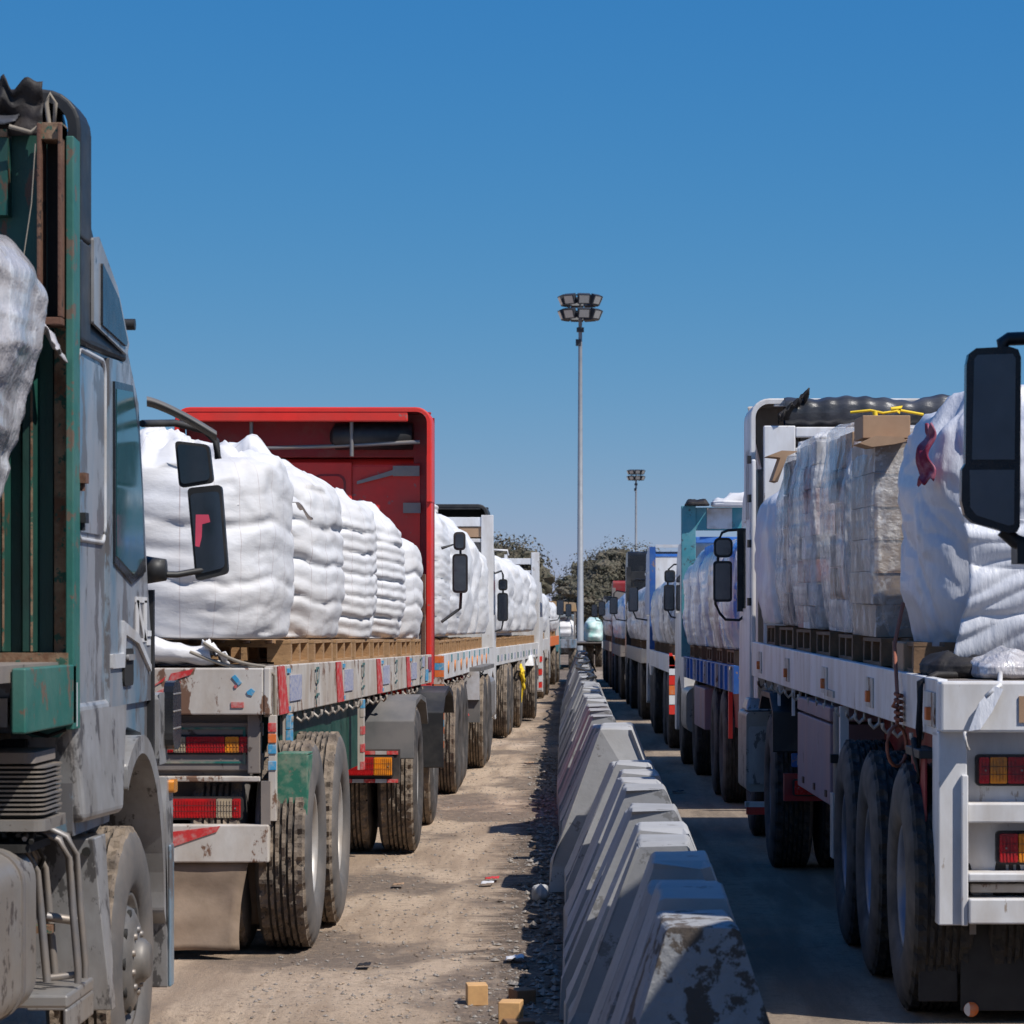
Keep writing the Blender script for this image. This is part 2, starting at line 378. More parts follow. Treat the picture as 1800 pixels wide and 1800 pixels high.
# ---------------------------------------------------------------- shared builders
TR = .59
def tyre_mesh(side, tread='tread', wall='rubber', n=144, deep=.017):
    prof = [(.045, .30), (.02, .31), (.002, .36), (-.004, .42), (.0, .48), (.008, .53), (.022, .565), (.034, .583)]
    cr = [.036, .060, .078, .080, .092, .094, .112, .114, .126, .128, .146, .148, .162, .164, .182, .184, .196, .198, .216, .218, .230, .232, .250, .274]
    GV = {.080, .092, .114, .126, .148, .162, .184, .196, .218, .230}
    mb = MB(); full = prof+[(c, .59) for c in cr]+[(.31-a, r) for a, r in prof[::-1]]
    k = len(full); gro = {.084, .090, .118+.003, .150+.003, .184+.003, .218, .224}
    def fn(u, v):
        i = int(round(v*(k-1))); a, r = full[i]; j = int(round(u*n)) % n; t = 2*math.pi*j/n
        c = a
        if r >= .583:
            ph = j % 6; cc = abs(c-.155)
            if .583 <= r < .59 or cc > .09:      # shoulder lugs
                if ph in (0, 1): r -= deep*1.3
            if c in GV: r -= deep
            elif .09 < c < .22 and (j+(int(c*1000)//34)*2) % 6 in (0, 1): r -= deep*.75
            elif c in (.060, .078, .232, .250) and (j % 6) in (2, 3): r -= deep*.6
        elif r > .55 and (j % 6) in (0, 1): r -= deep*.5
        return (-side*a, r*math.cos(t), r*math.sin(t))
    mb.grid(fn, n, k-1, wall, wrap=True, matfn=lambda u, v: (('tread_groove' if (full[int(v*(k-1))][0] in GV and full[int(v*(k-1))+1][0] in GV) else tread) if full[min(k-1, int(v*(k-1)+.5))][1] >= .575 else None))
    for q in range(len(mb.f)):
        if mb.mats[mb.m[q]] != wall: mb.s[q] = False
    return mb
WH = {}
def wheel(parent, x, y, z=TR, side=1, kind='dish', tread='tread', rim='rim', wall='rubber', lo=False):
    """x = plane of the outer sidewall (world); side = +1 when the outer face looks to +x"""
    key = (side, kind, tread, rim, wall, lo)
    if key not in WH:
        mb = MB(); S = -side
        if kind == 'dish':
            pr = [(.046, .303), (.030, .296), (.034, .284), (.055, .270), (.125, .262), (.150, .25), (.155, .17), (.150, .10), (.10, .09), (.095, .0)]
            mb.lathe([(S*a, r) for a, r in pr], rim, 48)
            for q in range(10):
                t = 2*math.pi*q/10; mb.lathe([(S*.150, .0), (S*.128, .0), (S*.128, .014), (S*.15, .016)], 'steel', 8, c=(0, .13*math.cos(t), .13*math.sin(t)))
        else:      # steer axle: dished outward, bolts and hand holes
            pr = [(.046, .303), (.028, .296), (.034, .280), (.060, .268), (.055, .245), (.020, .225), (-.004, .17), (-.006, .10), (-.035, .095), (-.06, .07), (-.06, 0)]
            mb.lathe([(S*a, r) for a, r in pr], rim, 48)
            for q in range(10):
                t = 2*math.pi*q/10; mb.lathe([(S*-.003, .016), (S*-.016, .014), (S*-.018, 0)], 'steel', 8, c=(0, .135*math.cos(t), .135*math.sin(t)))
                t += .3; mb.lathe([(S*.028, .026), (S*.014, .026), (S*.012, 0)], 'dark', 10, c=(0, .21*math.cos(t), .21*math.sin(t)))
        r_ = mb.build('wheel', None); t_ = tyre_mesh(side, tread, wall, 72 if lo else 144).build('tyre', None)
        WH[key] = (r_.data, t_.data); bpy.data.objects.remove(r_); bpy.data.objects.remove(t_)
    p = Vector(parent.location); r = bpy.data.objects.new('wheel', WH[key][0]); C.objects.link(r); r.parent = parent; r.location = Vector((x, y, z))-p
    r.rotation_euler = (rnd.uniform(0, 6), 0, 0)
    t = bpy.data.objects.new('tyre', WH[key][1]); C.objects.link(t); t.parent = r
    return r
def duals(tr, d, px=None, u=0, z=TR, **kw):
    x = PX(px, d) if px else tr.xs-tr.side*u+tr.k*(d-tr.y0)
    wheel(tr.root, x, d, z, tr.side, **kw); wheel(tr.root, x-tr.side*.36, d, z, tr.side, **kw)
    xf = x-tr.side*2.5; wheel(tr.root, xf, d, z, -tr.side, **{**kw, 'lo': True})
    m = tr.mbf(); uu = tr.side*(tr.xs+tr.k*(d-tr.y0)-x); m.tube([(uu+.12, d, z), (uu+2.38, d, z)], .07, 'chassis', 10); m.build('axle', tr.root)
# pallets
def pallet_mb(L=1.2, W=1.0, wood='wood'):
    m = MB(); h = .15
    for i in range(7): x = -W/2+i*(W-.09)/6; m.box(x, x+.09, -L/2, L/2, h-.02, h, wood)
    for j in (-L/2, -.05, L/2-.10):
        m.box(-W/2+.002, W/2-.002, j+.002, j+.098, h-.042, h-.0205, wood)
        for i in (-W/2+.001, -.07, W/2-.141): m.box(i, i+.14, j+.001, j+.099, .021, h-.0425, wood)
    for i in (-W/2, -.05, W/2-.10): m.box(i, i+.10, -L/2+.001, L/2-.001, 0, .0205, wood)
    return m
PAL = {}
def pallet(tr, u, y, z, label, group, wood='wood', L=1.2, W=1.0, rot=0):
    k = (wood, L, W)
    if k not in PAL: o = pallet_mb(L, W, wood).build('pallet', None, (0, 0, 0)); PAL[k] = o.data; bpy.data.objects.remove(o)
    o = bpy.data.objects.new('pallet', PAL[k]); C.objects.link(o); o.location = tr.warp(u, y, z+.003); o.rotation_euler = (0, 0, rot+rnd.uniform(-.02, .02))
    o.location.z += .0
    return tagset(o, label, 'pallet', group)
def fn_(x, y, z): return noise.noise(Vector((x, y, z)))
def ridge(x, y, z): return 1-2*abs(noise.noise(Vector((x, y, z))))
def bag(tr, u0, u1, y0, y1, z0, h, seed, m='bag', layers=5, amp=.05, crumple=.06, pw=4.0, top=.78, name='big_bag', dome=.12, label=None, cat='bulk bag', group=None, drape=0, nu=96, nv=64, lean=0, fold=.02, diag=0, stain=False, taper=0, parent=None, flat=False):
    cu, cy = (u0+u1)/2, (y0+y1)/2; hu, hy = (u1-u0)/2, (y1-y0)/2; s = seed*13.7
    mb = tr.mb()
    def fn(a, b):
        t = 2*math.pi*a; ct, st = math.cos(t), math.sin(t)
        ex = 2/pw; cx = math.copysign(abs(ct)**ex, ct); sy = math.copysign(abs(st)**ex, st)
        if b < .06: rr = b/.06*.90; z = 0.0
        elif b < .74:
            q = (b-.06)/.68; z = h*.9*q
            base = .90+.10*math.sin(min(1, q*2.6)*math.pi/2)
            rr = base*(1-max(0, q-.75)**2*1.1)*(1-taper*q)
            ph = layers*q+.25*fn_(ct*1.5+s, st*1.5, 0)+.12*fn_(ct*5, st*5+s, 3)
            dl = abs(ph-round(ph)); dep_ = .55+.45*max(-1, min(1, 2.2*fn_(ct*2.2+s, st*2.2, round(ph)*3.1))); rr += amp*(1.25*(1-dep_*math.exp(-(dl/.085)**2))-.9-.5*(dl < .0)-.35*(.5-dl)**2*0)+amp*.45*math.sin(math.pi*min(1, dl*2))-amp*.3
        else:
            q = (b-.74)/.26; ang = q*math.pi/2; rr = (1-.25**2*1.1)*(1-taper)*(1-(1-top)*min(1, q*2.2))*(math.cos(ang)**.65 if q < 1 else 0); z = h*.9+(h*.10+dome)*math.sin(ang)**.9
            if flat: rr = (1-.25**2*1.1)*(1-.03*min(1, q*3))*(math.cos(max(0, (q-.25)/.75)*math.pi/2)**.9 if q > .25 else 1); z = h*.9+(h*.10)*min(1, q*4)+dome*q
        x, y = cx*hu*rr, sy*hy*rr
        px, py = ct*1.0, st*1.0
        d = 0
        if b >= .04:
            d = .022*fn_(px*1.1+s, py*1.1, z*1.3)+fold*(.55*ridge(px*1.5+s+z*1.1, py*1.5, z*3.4)+.22*ridge(px*3+s, py*3-z*2, z*9)+.16*ridge(px*9+s+z*5, py*9, z*13))
            if diag: ph_ = t*3.2+z*5.5+1.6*fn_(ct*1.2+s, st*1.2, z*1.4); d += diag*(abs(math.sin(ph_))**.6-.6)+.4*diag*(abs(math.sin(ph_*2.7+2*fn_(ct*2+s, st*2, z*2)))**.7-.6)
            if drape: d += drape*ridge(px*2.2+z*1.3+s, py*2.2, z*.7)
            up = max(0, (b-.60)/.4); d += up*crumple*(ridge(px*2.7+s, py*2.7, z*4)-.4)
        f = 1+d/max(.3, rr*hu) if rr > .02 else 1
        zz = z
        if b > .7: zz += crumple*1.2*min(1, (b-.7)/.12)*(fn_(x*3.4+s, y*3.4, 5)+.6*ridge(x*6+s, y*6, 1))
        return (cu+x*f+lean*z, cy+y*f, z0+zz)
    mb.grid(fn, nu, nv, m, wrap=True)
    if parent: return mb.build(name, parent)
    o = mb.build(name, None, (cu, cy, z0))
    return tagset(o, label, cat, group)
def film_pallet(tr, u0, u1, y0, y1, z0, h, seed, label, group, rows=6, cols=3, mats=('carton', 'carton_white', 'carton_grey', 'cardboard'), crumple=.04):
    q = random.Random(seed); m = tr.mb(); hh = h/rows
    for r in range(rows):
        mm = q.choice(mats); n = cols+(r % 2)
        for a in range(2):
            for c in range(n):
                if q.random() < .07: continue
                ya = y0+.05+(y1-y0-.1)*c/n; yb_ = y0+.05+(y1-y0-.1)*(c+1)/n; ua = u0+.05+(u1-u0-.1)*a/2; ub = u0+.05+(u1-u0-.1)*(a+1)/2; j = q.uniform(-.012, .012)
                m.box(ua+j+.003, ub+j-.003, ya+.004, yb_-.004, z0+r*hh+.002, z0+(r+1)*hh-.003, mm if q.random() < .75 else q.choice(mats))
    o = m.build('wrapped_pallet_load', None, ((u0+u1)/2, (y0+y1)/2, z0), bevel=.006); tagset(o, label, 'pallet load', group)
    # the film shares the load's origin
    f = bag(tr, u0, u1, y0, y1, z0, h+.01, seed, 'clear_film', layers=rows, amp=.008, crumple=crumple, pw=16, top=.95, name='plastic_film', dome=.03, drape=.008, fold=.012, nu=130, nv=90, parent=o, flat=True)
    return o
def wrapped(tr, u0, u1, y0, y1, z0, h, seed, m, label, group=None, name='wrapped_pallet_load', cat='pallet load', fold=.018, dome=.05, pw=9, crumple=.03, amp=.012, layers=6, drape=.02, nu=80, nv=48):
    return bag(tr, u0, u1, y0, y1, z0, h, seed, m, layers=layers, amp=amp, crumple=crumple, pw=pw, top=.93, name=name, dome=dome, label=label, cat=cat, group=group, drape=drape, nu=nu, nv=nv, fold=fold)
def mirror(tr, u0, u1, y, z0, z1, name='mirror', glassmat='mirror', r=.04, sp=None, parent=None):
    """faces back toward -y"""
    mb = tr.mbf(); mb.prism(rrect(u0, u1, z0, z1, r), 'y', y, y+.05, 'black_plastic')
    mb.prism(rrect(u0+.01, u1-.01, z0+.015, z1-.015, r*.8), 'y', y+.05, y+.10, 'black_plastic')
    o = mb.build(name, parent or tr.root, bevel=.008)
    g = tr.mbf(); g.prism(rrect(u0+.018, u1-.018, z0+.022, z1-.022, r*.7), 'y', y-.004, y+.002, glassmat); g.build('mirror_glass', o)
    return o
def arch_shell(mb, u0, u1, zb, zt, r, th, y0, y1, m, m_in=None):
    """open arch (two legs and a top), extruded along y with wall thickness th"""
    def path(o):
        p = [(u0+o, zb)]
        for i in range(7):
            t = R(180-15*i); p.append((u0+r+(r-o)*math.cos(t), zt-r+(r-o)*math.sin(t)))
        for i in range(7):
            t = R(90-15*i); p.append((u1-r+(r-o)*math.cos(t), zt-r+(r-o)*math.sin(t)))
        p.append((u1-o, zb)); return p
    A, B = path(0), path(th); n = len(A)
    v = [(a[0], y0, a[1]) for a in A]+[(b[0], y0, b[1]) for b in B]+[(a[0], y1, a[1]) for a in A]+[(b[0], y1, b[1]) for b in B]
    f = []; fi = []
    for i in range(n-1):
        f += [(i, i+1, n+i+1, n+i), (2*n+i, 3*n+i, 3*n+i+1, 2*n+i+1), (i, 2*n+i, 2*n+i+1, i+1)]; fi.append((n+i, n+i+1, 3*n+i+1, 3*n+i))
    f += [(0, n, 3*n, 2*n), (n-1, 3*n-1, 4*n-1, 2*n-1)]
    mb.add(v, f, m); mb.add(v, fi, m_in or m)
def cab(tr, yb, yf, zr, m, u0=.04, u1=2.46, fu=.02, zf=None, fair=None, fm=None, inner=None, win=True, plain=False, zlow=.95, lip=0):
    """cab-over tractor cab seen from behind; fair = (y0, y1, ztop, radius) roof fairing shell open to the rear"""
    R_ = tr.root; mb = tr.mbf(); L = yf-yb
    prof = [(yb, zlow), (yb, zr-.05), (yb+.06, zr), (yb+L*.62, zr-.02), (yb+L*.80, zr-.22), (yb+L*.90, zr-.62), (yb+L*.98, 1.75), (yf, 1.25), (yf, .42), (yf-.35, .42), (yf-.42, .75), (yf-.62, 1.05), (yf-1.0, 1.16), (yf-1.36, 1.05), (yf-1.55, zlow)]
    prof = [(a, b) for a, b in prof if a >= yb-1e-6]
    mb.prism(prof, 'x', u0, u1, m); o = mb.build('cab', R_, bevel=.05, seg=3)
    if win:
        for uu, q in ((u0-.006, 1), (u1-.006, -1)):
            wv = [(yb+L*.42, 1.98), (yb+L*.86, 1.98), (yb+L*.80, zr-.45), (yb+L*.42, zr-.42)]
            g = tr.mbf(); g.prism(wv, 'x', uu, uu+.012, 'glass_dark'); g.build('side_window', R_)
    if fair:
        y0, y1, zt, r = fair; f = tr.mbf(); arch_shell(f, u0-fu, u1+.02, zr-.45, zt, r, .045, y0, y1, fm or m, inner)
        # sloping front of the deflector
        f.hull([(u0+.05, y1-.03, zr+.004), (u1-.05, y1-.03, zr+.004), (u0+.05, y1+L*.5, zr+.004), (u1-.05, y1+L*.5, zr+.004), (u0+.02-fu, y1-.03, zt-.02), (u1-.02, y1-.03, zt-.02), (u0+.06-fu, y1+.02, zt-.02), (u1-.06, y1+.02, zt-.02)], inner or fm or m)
        if lip: f.box(u0+r*.6, u1-r*.6, y0+.004, y0+.04, zt-lip, zt-.044, fm or m)
        f.build('roof_fairing', R_, bevel=.012)
    return o
def flatbed(tr, y0, y1, zt, hs, sm, wdt=2.5, floor='grey_frame', hooks=0, thk=.05, rails=True):
    R_ = tr.root
    m = tr.mb(); m.box(.052, wdt-.052, y0+.02, y1, zt-.04, zt, floor)
    for yy in [y0+.6+i*.62 for i in range(int((y1-y0-.8)/.62))]: m.box(.055, wdt-.055, yy, yy+.07, zt-.15, zt-.042, 'chassis')
    m.build('deck', R_)
    for a in (0, wdt-.05):
        s = tr.mb(); s.box(a, a+.05, y0, y1, zt-hs, zt+.012, sm); s.build('side_rail', R_, bevel=.006)
    if rails:
        m = tr.mb()
        for a in (.72, wdt-.84): m.box(a, a+.12, y0+.1, y1-.3, zt-.52, zt-.155, 'chassis')
        m.build('chassis_frame', R_)
    if hooks:
        m = tr.mb()
        for i in range(hooks):
            yy = y0+.7+i*(y1-y0-1.2)/hooks+(.12 if i % 3 == 1 else 0)
            m.tube([(.035, yy, zt-hs+.01), (.03, yy, zt-hs-.04), (.0, yy, zt-hs-.065), (-.02, yy, zt-hs-.04), (-.022, yy, zt-hs-.015)], .011, 'white_paint', 6)
        build_each(m, 'rope_hook', R_)
def tail_light(tr, u0, u1, y, z0, z1, segs, flat=False, frame='black_plastic'):
    """segs: list of (share, material) counted from the u0 end"""
    mb = tr.mb() if not flat else tr.mbf(); mb.prism(rrect(u0-.012, u1+.012, z0-.012, z1+.012, .02), 'y', y, y+.03, frame)
    o = mb.build('tail_light', tr.root, bevel=.004)
    tot = sum(a for a, _ in segs); a = u0; lm = tr.mb() if not flat else tr.mbf()
    for sh, m in segs:
        b = a+(u1-u0)*sh/tot; lm.prism(rrect(a+.002, b-.002, z0, z1, .006, 2), 'y', y-.018, y+.004, m)
        nr = max(2, int((b-a)/.016))
        for r_ in range(nr): ra = a+.004+(b-a-.008)*r_/nr; lm.box(ra, ra+(b-a)/nr*.45, y-.022, y-.0175, z0+.008, z1-.008, m)
        a = b
    for zz in (z0+.35*(z1-z0), z0+.65*(z1-z0)): lm.box(u0+.01, u1-.01, y-.0235, y-.0225, zz-.001, zz+.001, 'black_plastic')
    for uu in (u0+.03, u1-.03): lm.tube([(uu, y-.026, (z0+z1)/2), (uu, y-.02, (z0+z1)/2)], .005, 'steel', 8)
    lm.build('lens', o); return o
def text(s, size, m, parent, origin_world, rotm, name='lettering'):
    cu = bpy.data.curves.new('t', 'FONT'); cu.body = s; cu.size = size; cu.extrude = .001; cu.align_x = 'CENTER'; cu.align_y = 'CENTER'
    o = bpy.data.objects.new('t', cu); C.objects.link(o)
    me = bpy.data.meshes.new_from_object(o.evaluated_get(bpy.context.evaluated_depsgraph_get())); bpy.data.objects.remove(o)
    me.transform(rotm.to_4x4()); me.materials.clear(); me.materials.append(M[m])
    n = bpy.data.objects.new(name, me); C.objects.link(n); n.parent = parent; p = parent
    while p.parent: p = p.parent
    n.location = Vector(origin_world)-Vector(p.location); return n
# ---------------------------------------------------------------- ground
def sstep(t): t = max(0, min(1, t)); return t*t*(3-2*t)
def gz(x, y):
    z = -.22*sstep((13.7-y)/.9)*sstep((-1.35-x)/.5)
    if -1.7 < x < .2 and y < 120: z += .012*fn_(x*3, y*.9, 1)+.010*fn_(x*9, y*3, 2)-.004
    return z
g = MB(); xs_ = [-2500, -400, -80, -25, -10, -5, -3.5]+[-2.6+.07*i for i in range(52)]+[1.3, 3, 6, 12, 30, 90, 400, 2500]
ys_ = [-60, -20, 2, 6, 9]+[10+.1*i for i in range(200)]+[30+.5*i for i in range(120)]+[95, 110, 140, 200, 400, 1000, 4000]
nx, ny = len(xs_), len(ys_)
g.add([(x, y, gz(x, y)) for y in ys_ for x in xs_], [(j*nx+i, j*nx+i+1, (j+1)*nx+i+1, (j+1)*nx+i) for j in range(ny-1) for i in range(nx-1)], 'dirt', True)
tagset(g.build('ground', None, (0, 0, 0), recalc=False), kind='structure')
BAR = [(5, .36), (8, .345), (10, .33), (14, .275), (18.6, .24), (30, .04), (45, -.12), (60, -.25), (89, -.41), (110, -.5)]
def barx(d):
    for (a, b), (c, e) in zip(BAR, BAR[1:]):
        if a <= d <= c: return b+(e-b)*(d-a)/(c-a)
    return BAR[-1][1]
g = MB(); yy = [-40, 0, 5]+list(range(8, 112, 2)); g.add([p for y in yy for p in ((barx(max(5, y))-.02, y, .006), (14, y, .006))], [(2*i, 2*i+1, 2*i+3, 2*i+2) for i in range(len(yy)-1)], 'roadm')
tagset(g.build('road', None, (0, 0, 0), recalc=False), kind='structure')
# gravel: loose stones on the dirt lane
g = MB()
def stone(x, y, s, m, zb=0):
    v = []
    for i, p in enumerate([(1, 0, 0), (0, 1, 0), (-1, 0, 0), (0, -1, 0), (0, 0, .8), (0, 0, -.4)]):
        v.append((x+p[0]*s*rnd.uniform(.6, 1.2), y+p[1]*s*rnd.uniform(.6, 1.2), zb+s*.25+p[2]*s*rnd.uniform(.5, 1)))
    g.add(v, [(0, 1, 4), (1, 2, 4), (2, 3, 4), (3, 0, 4), (1, 0, 5), (2, 1, 5), (3, 2, 5), (0, 3, 5)], m)
for i in range(11000):
    y = 12+rnd.random()**1.7*45; x = rnd.uniform(-1.75, -.2) if rnd.random() < .8 else rnd.gauss(-.45, .12)
    if x > barx(y)-.46: continue
    stone(x, y, rnd.choice((.003, .004, .006, .006, .009, .014)), rnd.choice(('rubble', 'dirt', 'rubble')), gz(x, y))
for i in range(800):
    y = 12+rnd.random()**1.3*28; x = barx(y)-.46-abs(rnd.gauss(0, .13)); stone(x, y, rnd.uniform(.012, .035), rnd.choice(('rubble', 'rubble', 'dirt')), gz(x, y))
tagset(g.build('gravel', None, (0, 0, 0), recalc=False), 'loose stones and grit scattered over the pale dirt lane left of the barriers', 'gravel', kind='stuff')
# ---------------------------------------------------------------- concrete barriers
def barrier_mesh(seed, L, H, m, hw=.42):
    q = random.Random(seed); mb = MB(); prof = [(hw+.01, 0), (hw+.005, .19), (hw-.02, .24), (.113, H-.012), (.10, H)]
    P = prof+[(-a, b) for a, b in prof[::-1]]; n = len(P); ny = 7; vs = []
    for j in range(ny):
        y = -L/2+L*j/(ny-1)
        for a, b in P:
            e = .012 if j in (0, ny-1) else 0
            ch = q.uniform(.0, .035)*(q.random() < .25)*(j in (0, ny-1))*(b > .1)
            vs.append((a*(1-e)+q.uniform(-.005, .005)-math.copysign(ch, a)*.6, y+q.uniform(-.005, .005)+(ch if j == 0 else -ch), b-(e*.6 if b > .5 else 0)+(q.uniform(-.005, .005)-ch*.5)*(b > 0)))
    fs = [(j*n+i, j*n+(i+1) % n, (j+1)*n+(i+1) % n, (j+1)*n+i) for j in range(ny-1) for i in range(n)]
    mb.add(vs, fs, m); mb.add(vs, [tuple(range(n)), tuple(range((ny-1)*n, ny*n))[::-1]], m); return mb
tops = [1626, 1596, 1551, 1522, 1497, 1462, 1438, 1422, 1398, 1384, 1369, 1352]
fronts = [8.95+.0, 9.72, 10.45, 11.15, 11.9, 12.75, 13.55, 14.3, 15.1, 15.95, 16.8, 17.6]
look = ['broken concrete barrier with rough exposed stone on its rear end, nearest in the row', 'smooth shaded concrete barrier right in front of the broken one', 'shaded concrete barrier third along the row, next after the smooth one', 'thin edged concrete barrier standing just before the sunlit part of the row begins', 'low concrete barrier whose shaded top shows one thin bright line of sun']
proto = []
for k_ in range(5): o = barrier_mesh(k_, .60, .94+.02*(k_-2), ('concrete', 'concrete_b', 'concrete', 'concrete_b', 'concrete')[k_]).build('concrete_barrier', None, (0, 0, 0), bevel=.008); proto.append(o)
used = [False]*5; d = 8.6; i = 0
ordw = ['first', 'second', 'third', 'fourth', 'fifth', 'sixth', 'seventh', 'eighth', 'ninth', 'tenth', 'eleventh', 'twelfth', 'thirteenth', 'fourteenth', 'fifteenth', 'sixteenth', 'seventeenth', 'eighteenth', 'nineteenth', 'twentieth']
def ordn(n):
    if n <= 20: return ordw[n-1]
    tens = {2: 'twenty', 3: 'thirty', 4: 'forty', 5: 'fifty', 6: 'sixty', 7: 'seventy', 8: 'eighty', 9: 'ninety'}
    t, u = divmod(n, 10)
    return (tens[t]+'-'+ordw[u-1]) if u else tens[t][:-1]+'ieth'
while d < 92:
    jut = i == 14
    yc = d+.30; x = barx(yc)+rnd.gauss(0, .011)-(.05 if jut else 0); 
    if i == 0:
        o = barrier_mesh(77, .58, .93, 'concrete_worn', .36).build('concrete_barrier', None, (0, 0, 0), bevel=.01)
    elif i < 5:
        o = barrier_mesh(90+i, .58, (.93, .95, .92, .95, .93)[i], ('concrete', 'concrete_b')[i % 2], .35+.012*i).build('concrete_barrier', None, (0, 0, 0), bevel=.008)
    elif jut:
        o = barrier_mesh(78, 1.0, 1.13, 'concrete_b', .46).build('concrete_barrier', None, (0, 0, 0), bevel=.012); yc += .2
    else:
        k_ = rnd.randrange(5)
        if used[k_]: o = proto[k_].copy(); C.objects.link(o)
        else: o = proto[k_]; used[k_] = True
    o.location = (x, yc, rnd.uniform(-.03, .012)); o.rotation_euler = (rnd.gauss(0, .007), rnd.gauss(0, .007), rnd.gauss(0, .018))
    if i < 5: lb = look[i]
    elif jut: lb = 'taller concrete barrier jutting out to the left with a pale sunlit top'
    elif i < 14: lb = f'grey concrete barrier, {ordn(i+1)} from the near broken one, with sunlit top'
    elif i == 15: lb = 'grey concrete barrier half hidden directly behind the taller jutting one'
    else: lb = f'weathered grey concrete barrier, {ordn(i-14)} in the line beyond the taller jutting one'
    tagset(o, lb, 'barrier', 'concrete barriers in a line between the two rows of trucks')
    d += (1.2 if jut else .735)+rnd.uniform(-.03, .06)+(.12 if i % 7 == 3 else 0); i += 1
# black cable lying along the far barrier tops
cb = MB(); pts = []
for q in range(40):
    d = 44+q*1.0; pts.append((barx(d)+.08*math.sin(q*1.1)+.12*math.sin(q*.37), d, .99+.02*math.sin(q*2.1)))
pts += [(barx(84)+.25, 84.4, .80), (barx(85)+.42, 85, .4)]
tagset(cb.tube(pts, .028, 'black_plastic', 6).build('cable', None, (barx(44), 44, .98)), 'black cable lying loosely along the tops of the far barriers', 'cable')
# wooden blocks and rubble beside the barriers
def block(px, py_base, w_, h_, l_, rot, m, label, group='wooden blocks lying beside the barriers'):
    d = 9250/(py_base-1095); mb = MB(); mb.box(-w_/2, w_/2, -l_/2, l_/2, 0, h_, m)
    o = mb.build('wood_block', None, (0, 0, 0), bevel=.004); o.location = (PX(px, d), d, gz(PX(px, d), d)); o.rotation_euler = (0, 0, rot)
    tagset(o, label, 'wood block', group)
block(838, 1762, .10, .10, .13, .12, 'block_wood', 'orange brown wood block standing farther left, on the sunlit dirt')
block(898, 1806, .10, .13, .13, -.1, 'block_wood', 'orange brown wood block nearest the camera at the foot of the barriers')
block(912, 1812, .13, .055, .12, .2, 'wood_dark', 'dark flat wood offcut leaning against the nearest orange block')
block(918, 1762, .10, .07, .12, .4, 'wood_dark', 'dark wood block in the shade close to the barrier foot')
lump = MB()
def lf(a, b):
    t = a*2*math.pi; p = b*math.pi; s_ = 1+.28*fn_(math.cos(t)*1.7, math.sin(t)*1.7, p)
    return (.06*s_*math.sin(p)*math.cos(t), .10*s_*math.sin(p)*math.sin(t), .05-.06*s_*math.cos(p))
lump.grid(lf, 22, 14, 'concrete_b', wrap=True, smooth=False); o = lump.build('concrete_lump', None, (0, 0, 0)); o.location = (-.36, 18.9, 0)
tagset(o, 'broken pale concrete lump at the foot of the tall jutting barrier', 'rubble')
# ---------------------------------------------------------------- light masts
def mast(x, y, H, r, label):
    rt = empty('light_mast', (x, y, 0)); m = MB(); m.lathe([(0, r*1.3), (.05, r*1.3), (.05, r), (H*.97, r*.52), (H, r*.5), (H, 0)], 'galv', 24, 'z', (x, y, 0)); m.build('pole', rt)
    m = MB(); m.box(x-.25, x+.05, y-.12, y+.12, H-1.95, H-1.6, 'lamp_dark'); m.box(x-.2, x+.2, y-.12, y+.12, H-1.2, H-.95, 'lamp_dark'); m.build('winch_box', rt)
    m = MB()
    for zz in (H-.15, H+.75): m.tube([(x+.85*math.cos(2*math.pi*q/16), y+.85*math.sin(2*math.pi*q/16), zz) for q in range(16)], .04, 'lamp_dark', 6, closed=True)
    for q in range(4): t = math.pi/4+math.pi/2*q; m.tube([(x, y, H-.15), (x+.85*math.cos(t), y+.85*math.sin(t), H-.15)], .04, 'lamp_dark', 6); m.tube([(x+.85*math.cos(t), y+.85*math.sin(t), H-.15), (x+.85*math.cos(t), y+.85*math.sin(t), H+.75)], .04, 'lamp_dark', 6)
    m.tube([(x, y, H-.2), (x, y, H+.8)], .06, 'lamp_dark', 8); m.build('lamp_ring', rt)
    for row in range(2):
        for q in range(8):
            t = 2*math.pi*(q+.25+.0*row)/8; cx, cy, cz = x+1.0*math.cos(t), y+1.0*math.sin(t), H-.25+.78*row
            e = Vector((math.cos(t), math.sin(t), 0)); sd = Vector((-math.sin(t), math.cos(t), 0)); dn = (e*.92+Vector((0, 0, -.39))); up = sd.cross(dn)*-1
            if up.z < 0: up = -up
            c = Vector((cx, cy, cz)); m = MB()
            def bx(a0, a1, w0, h0, mm):
                m.hull([c+sd*s1*w0+up*s2*h0+dn*a for s2 in (-1, 1) for a in (a0, a1) for s1 in (-1, 1)], mm)
            bx(-.14, .12, .34, .27, 'lamp_dark'); o = m.build('floodlight', rt)
            m = MB(); bx(.122, .135, .27, .21, 'lamp_face'); m.build('lamp_glass', o)
    tagset(rt, label, 'light mast', 'tall floodlight masts'); return rt
mast(PX(1020, 156), 156, 19.0, .19, 'tall grey floodlight mast rising behind the far end of the barriers')
mast(PX(1118, 375), 375, 21.2, .22, 'more distant floodlight mast, smaller in the picture, above the trees')
